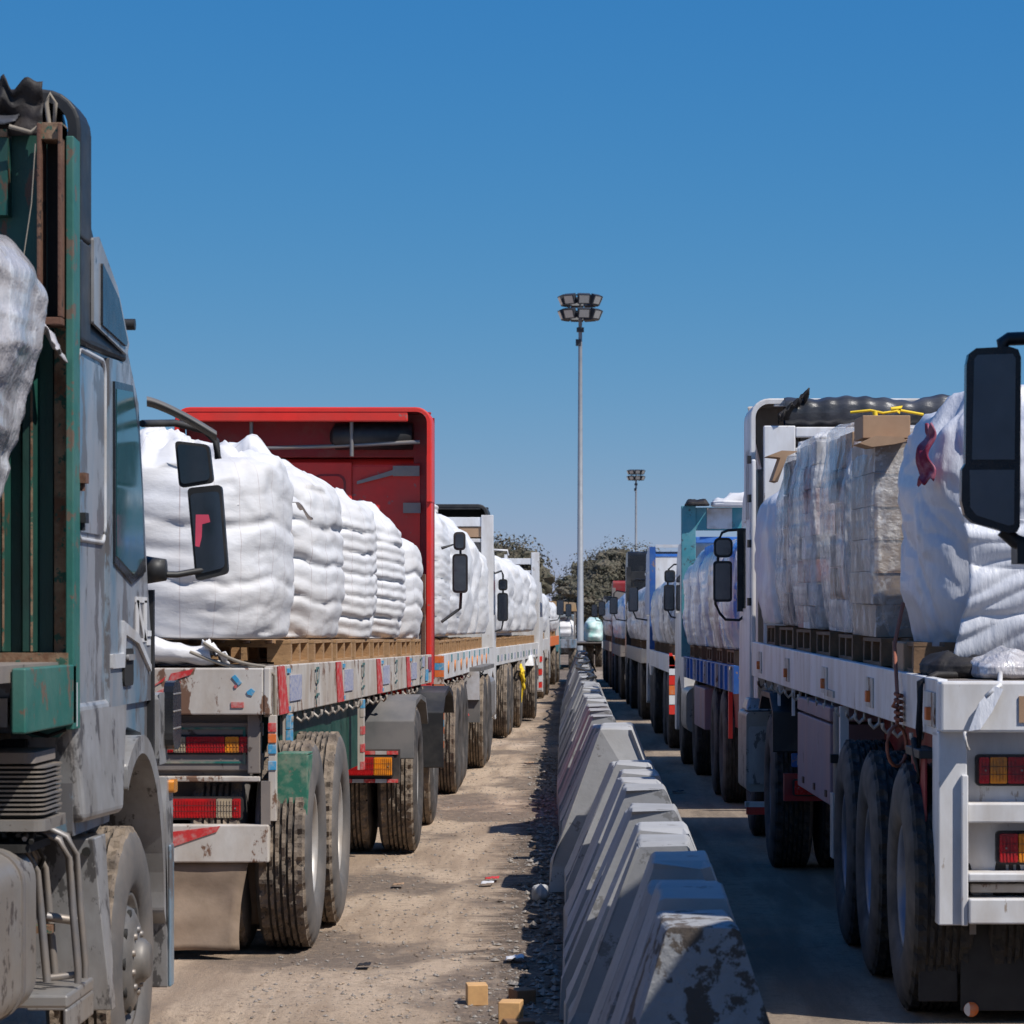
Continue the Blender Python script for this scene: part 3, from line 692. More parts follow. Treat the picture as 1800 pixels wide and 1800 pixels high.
# ---------------------------------------------------------------- trees
def tree(x, y, H, W, label, seed, lm='leaf', n=5200, zb=.12):
    q = random.Random(seed); rt = empty('tree', (x, y, 0)); m = MB(); r0 = .05*H*.6
    m.tube([(x, y, 0), (x+.1, y, H*.2), (x-.1, y, H*.42)], r0, 'bark', 9, r0*.6)
    bl = []
    for k in range(30):
        t = q.uniform(0, 6.28); rr = W*.5*math.sqrt(q.random())*.78; zz = H*q.uniform(zb+.08, .86)
        sc = math.sqrt(max(.1, 1-((zz/H-.5)/.52)**2)); rr *= sc
        c = Vector((x+rr*math.cos(t), y+rr*math.sin(t), zz)); bl.append((c, H*q.uniform(.11, .19)))
        m.tube([(x-.1*q.random(), y, H*.35*q.random()+.1*H), (x+.4*(c.x-x), y+.4*(c.y-y), (H*.3+c.z)/2), tuple(c)], r0*.35, 'bark', 5, r0*.06)
    m.build('trunk', rt); m = MB(); vs = []; fs = []
    for c, br in bl:      # dense inner foliage masses with a broken surface
        def lf_(a, b, c=c, br=br):
            t = a*6.2832; p = b*3.1416; s_ = br*(.82+.55*fn_(c.x+1.5*math.cos(t)*math.sin(p), c.y+1.5*math.sin(t)*math.sin(p), c.z+2*math.cos(p))+.25*fn_(5*math.cos(t)*math.sin(p)+c.x, 5*math.sin(t), 5*math.cos(p)))
            return (c.x+1.1*s_*math.sin(p)*math.cos(t), c.y+1.1*s_*math.sin(p)*math.sin(t), c.z+.85*s_*math.cos(p))
        m.grid(lf_, 22, 14, lm, wrap=True, smooth=False)
    for k in range(n):
        c, br = bl[q.randrange(len(bl))]; v = Vector((q.gauss(0, 1), q.gauss(0, 1), q.gauss(0, 1))).normalized(); p = c+v*br*(q.random()**.4)*Vector((1.25, 1.25, .8)).length/1.2
        s = H*q.uniform(.006, .013); a = Vector((q.gauss(0, 1), q.gauss(0, 1), q.gauss(0, 1))).normalized()*s; b = v.cross(a)
        if b.length < 1e-6: continue
        b = b.normalized()*s*1.3; o = len(vs); vs += [p-a, p+b, p+a, p-b*.6]; fs.append((o, o+1, o+2, o+3))
    m.add(vs, fs, lm); m.build('crown', rt, recalc=False); tagset(rt, label, 'tree', 'trees at the far end of the parking area'); return rt
tree(PX(1042, 205), 205, 6.4, 5.0, 'bushy grey green tree just right of the tall mast, rounded on its left side', 1, n=15000)
tree(PX(1024, 200), 200, 5.0, 1.9, 'lower dark tree at the left end of the clump behind the tall mast', 2, n=11000, zb=.02)
tree(PX(1062, 212), 212, 7.0, 6.0, 'dull olive tree in the middle of the clump, its top uneven', 3, 'leaf_b', n=15000, zb=.02)
tree(PX(1092, 208), 208, 7.6, 6.0, 'taller dark tree with a ragged tip beside the white truck at right', 4, n=15000, zb=.02)
tree(PX(1125, 215), 215, 6.8, 7.5, 'tree mostly hidden behind the trucks on the right', 5, n=4000, zb=.05)
tree(PX(893, 150), 150, 6.3, 3.7, 'dense dark tree rising above the white rack of the truck at left centre', 6, n=13000)
tree(PX(922, 160), 160, 5.0, 1.5, 'small dark tree showing between the white rack and the open sky', 7, n=3500)
# haze-free distance: low sandy bank behind the trees
g = MB(); g.prism([(-260, 0), (-200, 1.2), (-90, 1.6), (-10, 1.4), (60, 1.7), (200, 1.3), (260, 0)], 'y', 420, 470, 'dirt')
tagset(g.build('hills', None, (0, 420, 0)), kind='structure')
# ================================================================ truck B: red cab, decorated white flatbed
B = T(1, -1.78, 15.7, .018, -.0035, 27.8); z = B.z; root = B.root
tagset(root, 'red cab truck with painted off-white flatbed carrying white bulk bags, second in the left row', 'truck', 'loaded flatbed trucks parked in the left row')
flatbed(B, 15.72, 27.4, 1.60, .27, 'white_paint', hooks=21)
def RB(px): return B.u(px, 15.7)
# rear frame
m = B.mb(); m.box(.035, 2.465, 15.60, 15.72, 1.345, 1.602, 'white_paint'); m.box(-.004, .034, 15.60, 15.719, 1.345, 1.604, 'white_paint'); m.build('rear_beam', root, bevel=.008)
# chevrons, little blue and red paint marks on the rear beam
mk = B.mb()
def mark(poly, mm, y=15.594, t=.006): mk.prism(poly, 'y', y, y+t, mm)
U = RB; Z = lambda py: z(py, 15.6)
for (xa, xb, ya, yb_, sl_) in ((230, 262, 1222, 1240, 26), (266, 292, 1196, 1212, 22), (288, 318, 1206, 1221, 20), (272, 300, 1214, 1226, 12), (300, 340, 1184, 1200, 6)):
    mark([(U(xa), Z(yb_)), (U(xb), Z(ya+2)), (U(xb+6), Z(ya-8)), (U(xa+sl_), Z(ya))], 'red_mark')
mark([(U(412), Z(1190)), (U(418), Z(1186)), (U(430), Z(1200)), (U(424), Z(1205))], 'blue_mark')
mark([(U(438), Z(1216)), (U(446), Z(1210)), (U(453), Z(1215)), (U(448), Z(1223)), (U(440), Z(1221))], 'blue_mark')
mark([(U(411), Z(1234)), (U(433), Z(1234)), (U(433), Z(1244)), (U(411), Z(1244))], 'red_mark')
mark([(U(416), Z(1205)), (U(420), Z(1204)), (U(421), Z(1209)), (U(417), Z(1210))], 'red_mark')
build_each(mk, 'painted_mark', root)
# recessed plate behind lights + frame rails
m = B.mb(); m.box(.13, 2.37, 15.74, 15.77, 1.00, 1.34, 'grey_frame'); m.box(.06, .13, 15.66, 15.74, 1.02, 1.344, 'grey_frame')
m.box(.05, 2.45, 15.70, 15.739, 1.225, 1.30, 'grey_frame'); m.box(.05, 2.45, 15.70, 15.739, 1.035, 1.13, 'grey_frame'); m.box(.06, 2.44, 15.66, 15.738, .975, 1.005, 'white_paint'); m.build('light_panel', root, bevel=.006)
m = B.mb(); m.box(.16, 2.34, 15.694, 15.6995, 1.262, 1.274, 'teal_line'); m.box(.16, 2.34, 15.694, 15.6995, 1.075, 1.086, 'teal_line'); m.box(.145, .16, 15.694, 15.6995, 1.07, 1.275, 'teal_line'); build_each(m, 'painted_line', root)
tail_light(B, RB(446), RB(290), 15.70, 1.135, 1.222, [(.16, 'lens_red'), (.16, 'lens_amber'), (.44, 'lens_red'), (.14, 'lens_white'), (.1, 'lens_red')])
m = B.mb(); m.box(.20, 2.3, 15.80, 15.84, .76, .97, 'chassis'); m.build('lower_panel', root)
tail_light(B, RB(424), RB(296), 15.70, .775, .88, [(.12, 'lens_red'), (.22, 'lens_white'), (.66, 'lens_red')])
m = B.mb(); m.box(.005, 2.495, 15.60, 15.70, .535, .742, 'white_paint'); m.build('bumper', root, bevel=.008)
mk = B.mb(); mk.prism([(U(275), Z(1500)), (U(275), Z(1466)), (U(392), Z(1452)), (U(386), Z(1462))], 'y', 15.594, 15.6, 'red_mark'); mk.build('bumper_stripe', root)
for a, b in ((.0, .055),):
    m = B.mb(); m.box(-.03, .012, 15.64, 15.70, .76, 1.342, 'white_paint')
    for zz, mm in ((1.28, 'red_mark'), (1.16, 'blue_mark'), (1.07, 'blue_mark'), (1.22, 'orange_mark')): m.box(-.032, .014, 15.634, 15.6395, zz-.03, zz+.02, mm)
    m.build('corner_post', root, bevel=.004)
m = B.mb(); m.box(-.0, .05, 15.62, 15.74, .742, .98, 'grey_frame'); m.build('bumper_bracket', root)
# green fender board behind the post, mudflap
m = B.mb(); m.box(-.19, .02, 15.74, 15.75, .735, 1.13, 'green_board'); m.box(-.19, -.02, 15.7505, 16.0, 1.118, 1.13, 'green_board'); m.hull([(-.19, 15.752, .735), (-.175, 15.752, .735), (-.19, 16.0, 1.1), (-.175, 16.0, 1.1), (-.19, 15.752, 1.115), (-.175, 15.752, 1.115), (-.19, 16.0, 1.115), (-.175, 16.0, 1.115)], 'green_board'); m.build('fender_board', root, bevel=.004)
m = B.mb(); m.box(.09, .11, 16.75, 21.3, .80, 1.335, 'side_green'); m.box(.11, 2.3, 16.75, 16.77, .9, 1.33, 'side_green'); m.build('side_board', root)
mf = B.mb(); 
def flapf(a, b):
    u_ = .12+2.3*a; zz = .535-.48*b; return (u_+(.05*math.sin(b*2)*(a < .05)), 15.63+.012*math.sin(a*15+b)-.03*b*b+.02*fn_(a*9, b*4, 1), zz+.02*fn_(a*7, 3, b*2))
mf.grid(flapf, 40, 14, 'mudflap'); mf.build('mudflap', root, solid=.012)
m = B.mbf()
m.grid(lambda a, b: (-.02+.30*a*(1-.0*b)-.02*math.sin(b*3), 15.95+.12*math.sin(a*3.1)*b, .62-.47*b), 10, 8, 'mudflap'); m.build('mudflap', root, solid=.012)
# vertical painted side posts
def side_post(y, w_, z0, z1, cols, base='white_paint', proud=-.016):
    m = B.mb(); m.box(proud, proud+.04, y, y+w_, z0, z1, base)
    n_ = len(cols)
    for q, c in enumerate(cols):
        if c: a = z0+(z1-z0)*q/n_; b = z0+(z1-z0)*(q+.92)/n_; m.box(proud-.003, proud+.02, y-.003, y+w_+.003, a, b, c)
    m.build('side_post', root)
side_post(16.35, .14, .98, 1.33, ['orange_mark', 'red_mark', 'blue_mark', 'blue_mark'])
side_post(20.6, .12, .80, 1.32, ['red_mark', None, 'red_mark', None, 'red_mark', None, 'white_paint', 'blue_mark'])
# printed panels along the rail: red band, blue printed square, dark lettering
pan = B.mb(); yv = lambda px: 5000*(-1.775)/(px-1045)   # distance of a rail point from its picture column
ysec = [16.45, 19.45, 22.3, 25.0, 27.2]
rotm = Matrix(((0, -1, 0), (0, 0, -1), (1, 0, 0)))
for q in range(4):
    a, b = ysec[q]-.6, ysec[q+1]-.75; L = b-a
    pan.hull([(u_, y_, z_) for z_ in (1.335, 1.608) for y_ in (a+.05+(.10 if z_ < 1.4 else 0), a+.34+(.22 if z_ < 1.4 else 0)) for u_ in (-.008, -.001)], 'red_mark')
    pan.box(-.008, -.001, a+.62, a+1.15, 1.40, 1.55, 'blue_text')
    for zz in (1.36, 1.58): pan.box(-.008, -.001, a+.50, a+.62, zz-.015, zz+.012, 'blue_mark')
pan.box(-.009, -.0015, 26.6, 26.9, 1.36, 1.47, 'blue_mark'); pan.box(-.009, -.0015, 26.95, 27.3, 1.45, 1.59, 'magenta'); pan.box(-.009, -.0015, 26.25, 26.45, 1.50, 1.6, 'blue_text')
build_each(pan, 'printed_panel', root)
for q in range(4):
    y_ = ysec[q]+1.35-.1*q; uu = -.010; ow = B.warp(uu, y_, 1.475)
    # plane of letters faces +x, read with the head turned: local x -> -z , local y -> +y
    rm = Matrix(((0, 0, 1), (0, 1.75, 0), (-1, 0, 0)))
    text('D.L', .17, 'green_text', root, ow, rm)
# suspension and inner bits
m = B.mb()
for yy in (16.2, 17.6): m.box(.55, .72, yy-.5, yy+.5, .62, .72, 'chassis'); m.box(.5, .74, yy-.08, yy+.08, .7, 1.1, 'chassis')
m.box(.9, 1.6, 18.9, 20.0, .75, 1.05, 'chassis'); build_each(m, 'suspension', root)
duals(B, 16.25, px=560, rim='rim', wall='rubber_pale'); duals(B, 17.55, px=604, rim='rim', wall='rubber_pale')
# tractor
duals(B, 23.1, px=738, wall='rubber', rim='rim'); 
xo = PX(738, 23.1)
m = B.mbf(); uf = B.side*(B.xs+B.k*(23.1-B.y0)-xo)
m.prism([(22.36, .78), (22.40, 1.08), (22.62, 1.235), (23.1, 1.27), (23.6, 1.23), (23.85, 1.05), (23.84, 1.0), (23.6, 1.19), (23.1, 1.235), (22.64, 1.195), (22.43, 1.06), (22.40, .78)], 'x', uf-.01, uf+.44, 'fender')
m.build('rear_fender', root, bevel=.01)
wheel(root, PX(766, 26.2), 26.2, TR, 1, rim='rim', wall='rubber', lo=True)
m = B.mbf(); m.prism([(25.5, .55), (25.5, 1.05), (25.75, 1.22), (26.3, 1.27), (26.8, 1.2), (26.95, 1.0), (26.9, 1.0), (26.75, 1.16), (26.3, 1.23), (25.78, 1.18), (25.54, 1.04), (25.54, .55)], 'x', uf-.02, uf+.3, 'black_plastic'); m.build('front_fender', root, bevel=.01)
yl = 22.25; ua, ub = B.u(700, yl), B.u(560, yl)
m = B.mbf(); m.box(ua-.01, ua+2.2, yl, yl+.08, 0.60, .86, 'chassis'); m.build('tail_bar', root)
tail_light(B, B.u(690, yl), B.u(600, yl), yl-.02, .66, .80, [(.36, 'lens_amber'), (.64, 'lens_red')], flat=True)
m = B.mbf()
for zz in (.835, .615):
    for q in range(12): m.box(ua+.09*q, ua+.09*q+.088, yl-.012, yl-.004, zz-.014, zz+.014, ('red_mark', 'light_trim')[q % 2])
m.build('reflective_tape', root)
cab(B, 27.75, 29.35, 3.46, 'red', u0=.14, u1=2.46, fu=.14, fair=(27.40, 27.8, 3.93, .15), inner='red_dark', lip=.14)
m = B.mbf()      # inner braces of the open fairing and ribs of the back wall
for uu in (.78, 1.75): m.tube([(uu, 27.5, 3.46), (uu, 27.5, 3.88)], .02, 'steel', 6)
m.tube([(.12, 27.5, 3.60), (1.0, 27.55, 3.56), (2.4, 27.5, 3.52)], .022, 'steel', 6)
m.lathe([(0, 0), (0, .13), (.75, .13), (.8, .05), (.8, 0)], 'black_plastic', 16, c=(.20, 27.62, 3.66))
build_each(m, 'fairing_brace', root)
m = B.mbf(); m.box(1.62, 2.3, 27.72, 27.745, 2.2, 3.40, 'red'); m.box(.80, 1.40, 27.72, 27.745, 2.2, 3.42, 'red'); 
build_each(m, 'back_panel', root, bevel=.02)
m = B.mbf(); m.prism(rrect(.86, 1.18, 2.5, 3.30, .08), 'y', 27.712, 27.719, 'red_dark'); m.prism(rrect(.88, 1.16, 2.52, 3.28, .07), 'y', 27.706, 27.7115, 'red'); m.build('panel_frame', root)
m = B.mbf(); 
for z0_, z1_, a, b in ((3.28, 3.38, .14, .40), (2.92, 3.02, .13, .30)): m.box(a, b, 27.70, 27.72, z0_, z1_, 'steel')
m.hull([(.40, 27.70, 3.29), (.75, 27.70, 3.20), (.40, 27.72, 3.29), (.75, 27.72, 3.20), (.40, 27.70, 3.34), (.75, 27.70, 3.23), (.40, 27.72, 3.34), (.75, 27.72, 3.23)], 'steel'); build_each(m, 'strap_plate', root)
m = B.mbf(); m.box(.0, .2, 27.76, 27.80, 1.3, 3.85, 'red_dark'); m.build('cab_corner', root)
m = B.mbf(); m.box(.005, .055, 27.43, 27.745, 1.25, 3.47, 'red'); m.build('side_fairing', root, bevel=.01)
m = B.mb(); m.box(.06, 2.4, 27.42, 27.46, 1.6, 2.42, 'white_paint'); m.box(.06, .10, 27.40, 27.4195, 1.6, 2.42, 'rust'); m.build('headboard', root, bevel=.006)
# mirrors of truck B
yb_ = 29.3; u0_, u1_ = B.u(822, yb_), B.u(795, yb_)
mirror(B, u0_, u1_, yb_, B.z(1058, yb_), B.z(992, yb_)); mirror(B, B.u(818, yb_), B.u(797, yb_), yb_, B.z(986, yb_), B.z(955, yb_))
m = B.mbf(); um = (u0_+u1_)/2; m.tube([(.04, yb_, 2.62), (um, yb_+.06, 2.68), (um-.01, yb_+.06, 2.2), (um, yb_+.06, 2.0), (um+.03, yb_+.06, 1.98), (.04, yb_, 1.86)], .016, 'black_plastic', 7); m.build('mirror_arm', root)
# ------ load of truck B
GB = 'white bulk bags standing on pallets on the red truck flatbed'
ds = [16.45, 19.2, 21.7, 24.1, 26.2]; hs_ = [1.08, 1.10, 1.10, 1.07, .99]
lbs = ['large slumped white bulk bag nearest the rear of the red cab truck', 'tall white bulk bag with a thin red seam, right behind the large slumped one', 'white bulk bag with red writing lines near its top, third on the red truck', 'white bulk bag with a blue print band near the top, fourth on the red truck', 'smooth round topped white bulk bag nearest the red cab']
for q, (d_, h_) in enumerate(zip(ds, hs_)):
    dep = (1.5, 1.95, 1.72, 1.65, 1.4)[q]
    bag(B, -.0 if q else .03, 1.24, d_-dep/2+(.25 if q == 0 else 0), d_+dep/2+(.25 if q == 0 else 0), 1.765, h_, 3+q*5, 'bag', layers=(3, 4, 6, 6, 3)[q], amp=(.026, .028, .034, .04, .03)[q], crumple=(.13, .09, .08, .08, .04)[q], pw=(2.8, 2.4, 2.3, 2.4, 2.2)[q], top=(.66, .54, .52, .52, .5)[q], dome=(.0, .08, .08, .09, .05)[q], fold=(.026, .022, .018, .02, .014)[q], label=lbs[q], group=GB, nu=128, nv=90, taper=.03)
    if q < 5:
        bag(B, 1.27, 2.46, d_-dep/2+.1, d_+dep/2+.1, 1.765, h_-.02, 33+q*5, 'bag', layers=4, amp=.03, crumple=.10, pw=3.0, top=.7, dome=.04, fold=.026, label=(f'left column white bulk bag of the red cab truck, {ordw[q]} from its rear'), group=GB, nu=72, nv=50)
# a crumpled flap of fabric over the gap between the first two bags
f = B.mb()
f.grid(lambda a, b: (.12+.55*a+.1*math.sin(b*5), 16.5+1.35*b, 2.79-.10*a-.30*abs(a-.55)*b+.05*fn_(a*6, b*5, 2)+.03*ridge(a*9, b*4, 1)-.42*max(0, .32-a)**1.0*b), 34, 26, 'bag_plain')
tagset(f.build('bag_cover', None, (.4, 17.2, 2.9), solid=.006), 'loose white fabric flap lying over the tops of the two rearmost bags', 'fabric sheet')
# rumpled empty sacks on the tops
for q, (u_, y_, zz, s_) in enumerate(((.60, 16.55, 2.72, .32), (.70, 19.3, 2.87, .26), (.58, 21.7, 2.88, .24), (.48, 24.1, 2.85, .22))):
    sk = B.mb(); sd_ = 40+q*7
    sk.grid(lambda a, b: (u_+(a-.5)*s_*2.3, y_+(b-.5)*s_*3.2, zz+.07*ridge(a*3+sd_, b*3, 0)+.05*ridge(a*7+sd_, b*6, 2)-.16*((a-.5)**2+(b-.5)**2)*4), 30, 30, 'bag_plain')
    tagset(sk.build('bag_neck', None, (u_, y_, zz), solid=.006), ['crumpled white bag neck folded on top of the large slumped bag', 'crumpled white bag neck on top of the second bag of the red truck', 'crumpled white bag neck on top of the third bag of the red truck', 'crumpled white bag neck on top of the fourth bag of the red truck'][q], 'fabric sheet', 'folded bag necks on the red truck load')
GP = 'wooden pallets under the bags on the red truck'
yp = 16.85
for q in range(8):
    for c in range(2): pallet(B, .56+1.12*c, yp+.62, 1.604, f'pale wooden pallet at the {"right" if c == 0 else "left"} side of the red truck bed, {ordw[q]} from its rear', GP)
    yp += 1.29
for q, (u_, y_, l_, r_) in enumerate(((.95, 16.35, 1.1, .25), (.80, 16.2, .9, -.12), (1.2, 16.5, .8, .5))):
    m = MB(); m.box(-l_/2, l_/2, -.05, .05, 0, .022, 'wood'); o = m.build('plank', None, (0, 0, 0)); o.location = B.warp(u_, y_, 1.62+.05*q); o.rotation_euler = (0, .05*q, r_)
    tagset(o, ['loose thin wooden plank lying on the rear deck of the red truck', 'loose short plank crossing the longer one at the red truck rear', 'topmost loose plank lying askew under the big bag'][q], 'plank', 'loose planks on the red truck rear deck')
# folded white tarpaulin on the rear deck
f = B.mb()
def tarf(a, b):
    t = a*2*math.pi; hh = .085*(1-.45*b**3)*(1+.2*fn_(b*6, 1, 2)); 
    return (.98-.66*(1-b)*-1.9 if False else .36+1.35*(1-b)+.02*math.sin(t), 15.98+.22*math.copysign(abs(math.cos(t))**.7, math.cos(t))*(1-.3*b**4)+.02*fn_(b*8, a*4, 0), 1.615+hh+hh*math.copysign(abs(math.sin(t))**.7, math.sin(t))+.014*ridge(b*9, a*7, 4))
f.grid(tarf, 40, 44, 'bag_plain', wrap=True); tagset(f.build('folded_tarpaulin', None, (.9, 16, 1.62)), 'folded dusty white tarpaulin bundle tied on the rear deck of the red cab truck', 'tarpaulin')
f = B.mb(); f.grid(lambda a, b: (.40-.14*b+.02*fn_(a*5, b*5, 0), 15.80+.26*a, 1.74+.05*fn_(a*4, b*3, 1)-.13*a*b+.02*ridge(a*7, b*8, 0)-.10*b), 18, 14, 'bag_plain')
tagset(f.build('sack_end', None, (.35, 15.9, 1.7), solid=.008), 'frayed white sack end sticking out of the folded tarpaulin', 'fabric sheet')
for q, (p0, p1) in enumerate((((.46, 15.75, 1.69), (.02, 15.66, 1.60)), ((.38, 15.72, 1.74), (.03, 15.64, 1.61)))):
    m = B.mb(); pts = [Vector(p0).lerp(Vector(p1), t/10)+Vector((0, 0, -.03*math.sin(math.pi*t/10))) for t in range(11)]
    if q == 0: pts += [Vector((-.018, 15.66, 1.56)), Vector((-.02, 15.67, 1.45)), Vector((-.02, 15.68, 1.32)), Vector((-.012, 15.7, 1.26)), Vector((-.0, 15.9, 1.2)), Vector((-.03, 16.0, 1.0))]
    m.tube(pts, .010, 'rope_grey', 6); tagset(m.build('rope', None, p0), ['grey rope running from the tarpaulin over the bed corner and down its side', 'second grey rope stretched above the other to the bed corner'][q], 'rope', 'ropes tying the tarpaulin')

# ================================================================ truck A: silver cab with green sided bed (front left)
A = T(1, -2.0, 11.0, 0, 0, name='flatbed_truck'); root = A.root; root.location.z = -.2 if False else 0
tagset(root, 'dusty silver cab truck with a rusty green headboard at the left picture edge', 'truck', 'loaded flatbed trucks parked in the left row')
au = lambda px, d: A.u(px, d); az = lambda py, d: PZ(py, d)
# green bed in front of the camera
m = A.mb(); m.box(.055, 2.5, 4.0, 10.95, 1.64, 1.70, 'grey_frame'); m.box(.02, 2.5, 10.90, 11.02, 1.67, 1.735, 'rust_pale'); m.build('deck', root)
m = A.mb(); m.box(0, .05, 10.0, 10.98, 1.46, 1.69, 'green_edge'); m.build('side_rail', root, bevel=.006)
m = A.mb()     # headboard sheet with vertical ribs
m.box(.10, 2.48, 11.03, 11.06, 1.69, 3.75, 'green')
for q, uu in enumerate((.155, .265, .37, .62, .86, 1.1, 1.35, 1.6)):
    m.hull([(uu, 11.03, 1.74), (uu+.065, 11.03, 1.74), (uu, 11.031, 1.74), (uu+.065, 11.031, 1.74), (uu, 11.03, 3.0), (uu+.065, 11.03, 3.0), (uu, 11.031, 3.0), (uu+.065, 11.031, 3.0)], 'green')
    m.prism([(uu-.004, 11.029), (uu+.012, 10.985), (uu+.053, 10.985), (uu+.069, 11.029)], 'z', 1.74, 3.02, 'green')
    m.box(uu+.014, uu+.022, 10.980, 10.9845, 1.74, 3.02, 'rust_pale')
m.box(.11, 2.47, 10.985, 11.0295, 3.05, 3.12, 'green'); m.box(.26, 2.47, 10.95, 11.0295, 3.42, 3.72, 'green'); m.box(.26, 2.47, 10.94, 11.03, 3.721, 3.75, 'rust_pale')
m.build('headboard', root, bevel=.008)
m = A.mb(); m.box(.0, .03, 10.92, 11.06, 1.44, 3.72, 'green_edge'); m.box(.036, .09, 11.0, 11.05, 1.7, 3.0, 'rust_pale'); m.build('headboard_post', root, bevel=.004)
m = A.mb(); m.box(.036, .05, 10.86, 10.99, 3.02, 3.76, 'rust'); m.box(.051, .115, 10.99, 11.0, 3.02, 3.76, 'dark'); m.box(.116, .13, 10.86, 10.99, 3.02, 3.76, 'rust'); m.box(.036, .14, 10.86, 10.99, 2.99, 3.018, 'rust')
m.box(.036, .13, 10.88, 10.99, 3.70, 3.765, 'rust_pale'); m.build('rusty_channel', root, bevel=.003)
m = A.mb(); m.tube([(.09, 10.9, 3.76), (.10, 10.9, 3.84), (.085, 10.9, 3.88), (.065, 10.9, 3.84), (.07, 10.9, 3.74), (.12, 10.9, 3.76), (.16, 10.9, 3.73), (.24, 10.88, 3.75)], .009, 'rope_grey', 7)
m.tube([(.135, 10.86, 3.68), (.15, 10.86, 3.45), (.18, 10.86, 3.25), (.165, 10.86, 3.2), (.17, 10.86, 3.1)], .0025, 'rope_grey', 5); m.build('wire_loop', root)
m = A.mb()     # gusset bracket under the bed end
m.prism([(.02, 1.64), (.13, 1.64), (.17, 1.60), (.175, 1.48), (.20, 1.43), (.16, 1.41), (.06, 1.41), (.02, 1.45)], 'y', 10.93, 10.98, 'green_edge'); m.box(.075, .115, 10.90, 10.9295, 1.57, 1.62, 'rust_pale'); m.tube([(.095, 10.88, 1.595), (.095, 10.9, 1.595)], .012, 'rust', 8)
m.box(.2, .24, 10.9, 10.97, 1.44, 1.6, 'green_edge'); m.prism([(.125, 1.62), (.16, 1.59), (.165, 1.49), (.145, 1.47), (.12, 1.52)], 'y', 10.922, 10.929, 'dark'); m.tube([(.03, 10.925, 1.44), (.10, 10.925, 1.415), (.16, 10.925, 1.43)], .008, 'dark', 6); m.box(.25, 2.4, 10.6, 10.97, 1.405, 1.425, 'rust_pale'); m.build('bracket', root, bevel=.008)
m = A.mb(); m.box(-.002, .03, 10.985, 11.0, 1.45, 1.62, 'light_trim'); m.box(.25, .6, 10.90, 10.91, 1.45, 1.56, 'light_trim'); build_each(m, 'reflector_plate', root)
for zz, mm in ((2.415, 'rust'), (2.26, 'black_plastic')):
    m = A.mb(); m.box(-.02, .012, 11.07, 11.14, zz-.02, zz+.02, mm); m.tube([(.0, 11.1, zz-.05), (.0, 11.1, zz+.02)], .012, mm, 8); m.build('latch', root)
# under the bed: corrugated intake bellows, tank, tube frame
m = A.mb()
for q in range(11): zz = 1.31-q*.0165*1.05; m.prism(rrect(.04+.003*(q % 3), 1.2, 10.55, 10.95, .05), 'z', zz, zz+.007, 'steel'); m.prism(rrect(.06, 1.18, 10.57, 10.93, .05), 'z', zz-.0105, zz, 'dark')
m.prism(rrect(.03, 1.2, 10.5, 10.96, .04), 'z', 1.08, 1.12, 'tank'); m.prism(rrect(.07, 1.2, 10.5, 10.96, .04), 'z', 1.33, 1.37, 'grey_frame'); m.prism(rrect(.09, 1.2, 10.5, 10.96, .04), 'z', 1.0, 1.03, 'dark'); m.build('bellows', root)
m = A.mb()
m.prism(rrect(.085, .66, .40, 1.02, .13, 7), 'y', 9.2, 10.62, 'tank', smooth=True)
for yy in (9.6, 10.35): m.prism(rrect(.078, .667, .393, 1.027, .135, 7), 'y', yy, yy+.05, 'steel', smooth=True)
m.build('fuel_tank', root, bevel=.02)
m = A.mb()
for o_ in (0, .16):
    m.tube([(.02+.25, 10.9+o_, 1.05), (.02+.1, 10.9+o_, 1.05), (.05, 10.9+o_, 1.02), (.015, 10.9+o_, .95), (.0, 10.9+o_, .75), (-.02, 10.9+o_, .52), (-.02, 10.9+o_, .47)], .014, 'steel', 8)
    m.tube([(.35, 10.86+o_, 1.0), (.17, 10.86+o_, 1.0), (.13, 10.86+o_, .9), (.11, 10.86+o_, .7), (.09, 10.86+o_, .48)], .016, 'steel', 8)
m.tube([(.09, 10.9, .49), (-.02, 10.93, .50)], .014, 'steel', 8); m.tube([(.11, 10.95, .72), (0, 10.98, .70)], .018, 'steel', 8); m.box(.08, .35, 10.9, 10.97, .66, .69, 'rust_pale'); m.build('step_frame', root)
m = A.mb(); m.box(-.02, .6, 10.7, 11.25, .40, .45, 'tank'); m.box(-.02, .0, 10.7, 11.25, .30, .399, 'tank'); m.build('step', root, bevel=.01)
m = A.mb(); m.box(.3, 2.2, 4, 13.0, .75, 1.0, 'chassis'); m.box(.2, 2.3, 10.99, 11.12, .9, 1.4, 'dark'); m.box(.2, .3, 10.4, 11.2, .45, .95, 'chassis'); m.build('chassis_frame', root)
m = A.mb()     # tangled pipes and cable bundle over the tank
for q in range(9):
    a = .08+.03*q; m.tube([(a, 10.5+.03*q, 1.04+.01*(q % 3)), (a+.02, 10.65, 1.08-.02*(q % 2)), (a+.05, 10.8, 1.03), (a+.03, 10.9, .95), (a+.1, 10.95, .8)], .010, ('dark', 'steel', 'black_plastic')[q % 3], 6)
m.build('cable_bundle', root)
# cab
m = A.mb()
cabprof = [(11.06, 1.02), (11.06, 3.18), (11.12, 3.24), (11.5, 3.24), (11.95, 3.15), (12.35, 3.04), (12.62, 2.86), (12.72, 2.6), (12.84, 2.1), (12.98, 1.75), (13.1, 1.45), (13.18, 1.1), (13.16, .95), (13.12, .95), (12.98, 1.2), (12.72, 1.36), (12.35, 1.40), (12.0, 1.30), (11.9, 1.02)]
m.prism(cabprof, 'x', .03, 2.47, 'silver_blue'); cabA = m.build('cab', root, bevel=.04, seg=3)
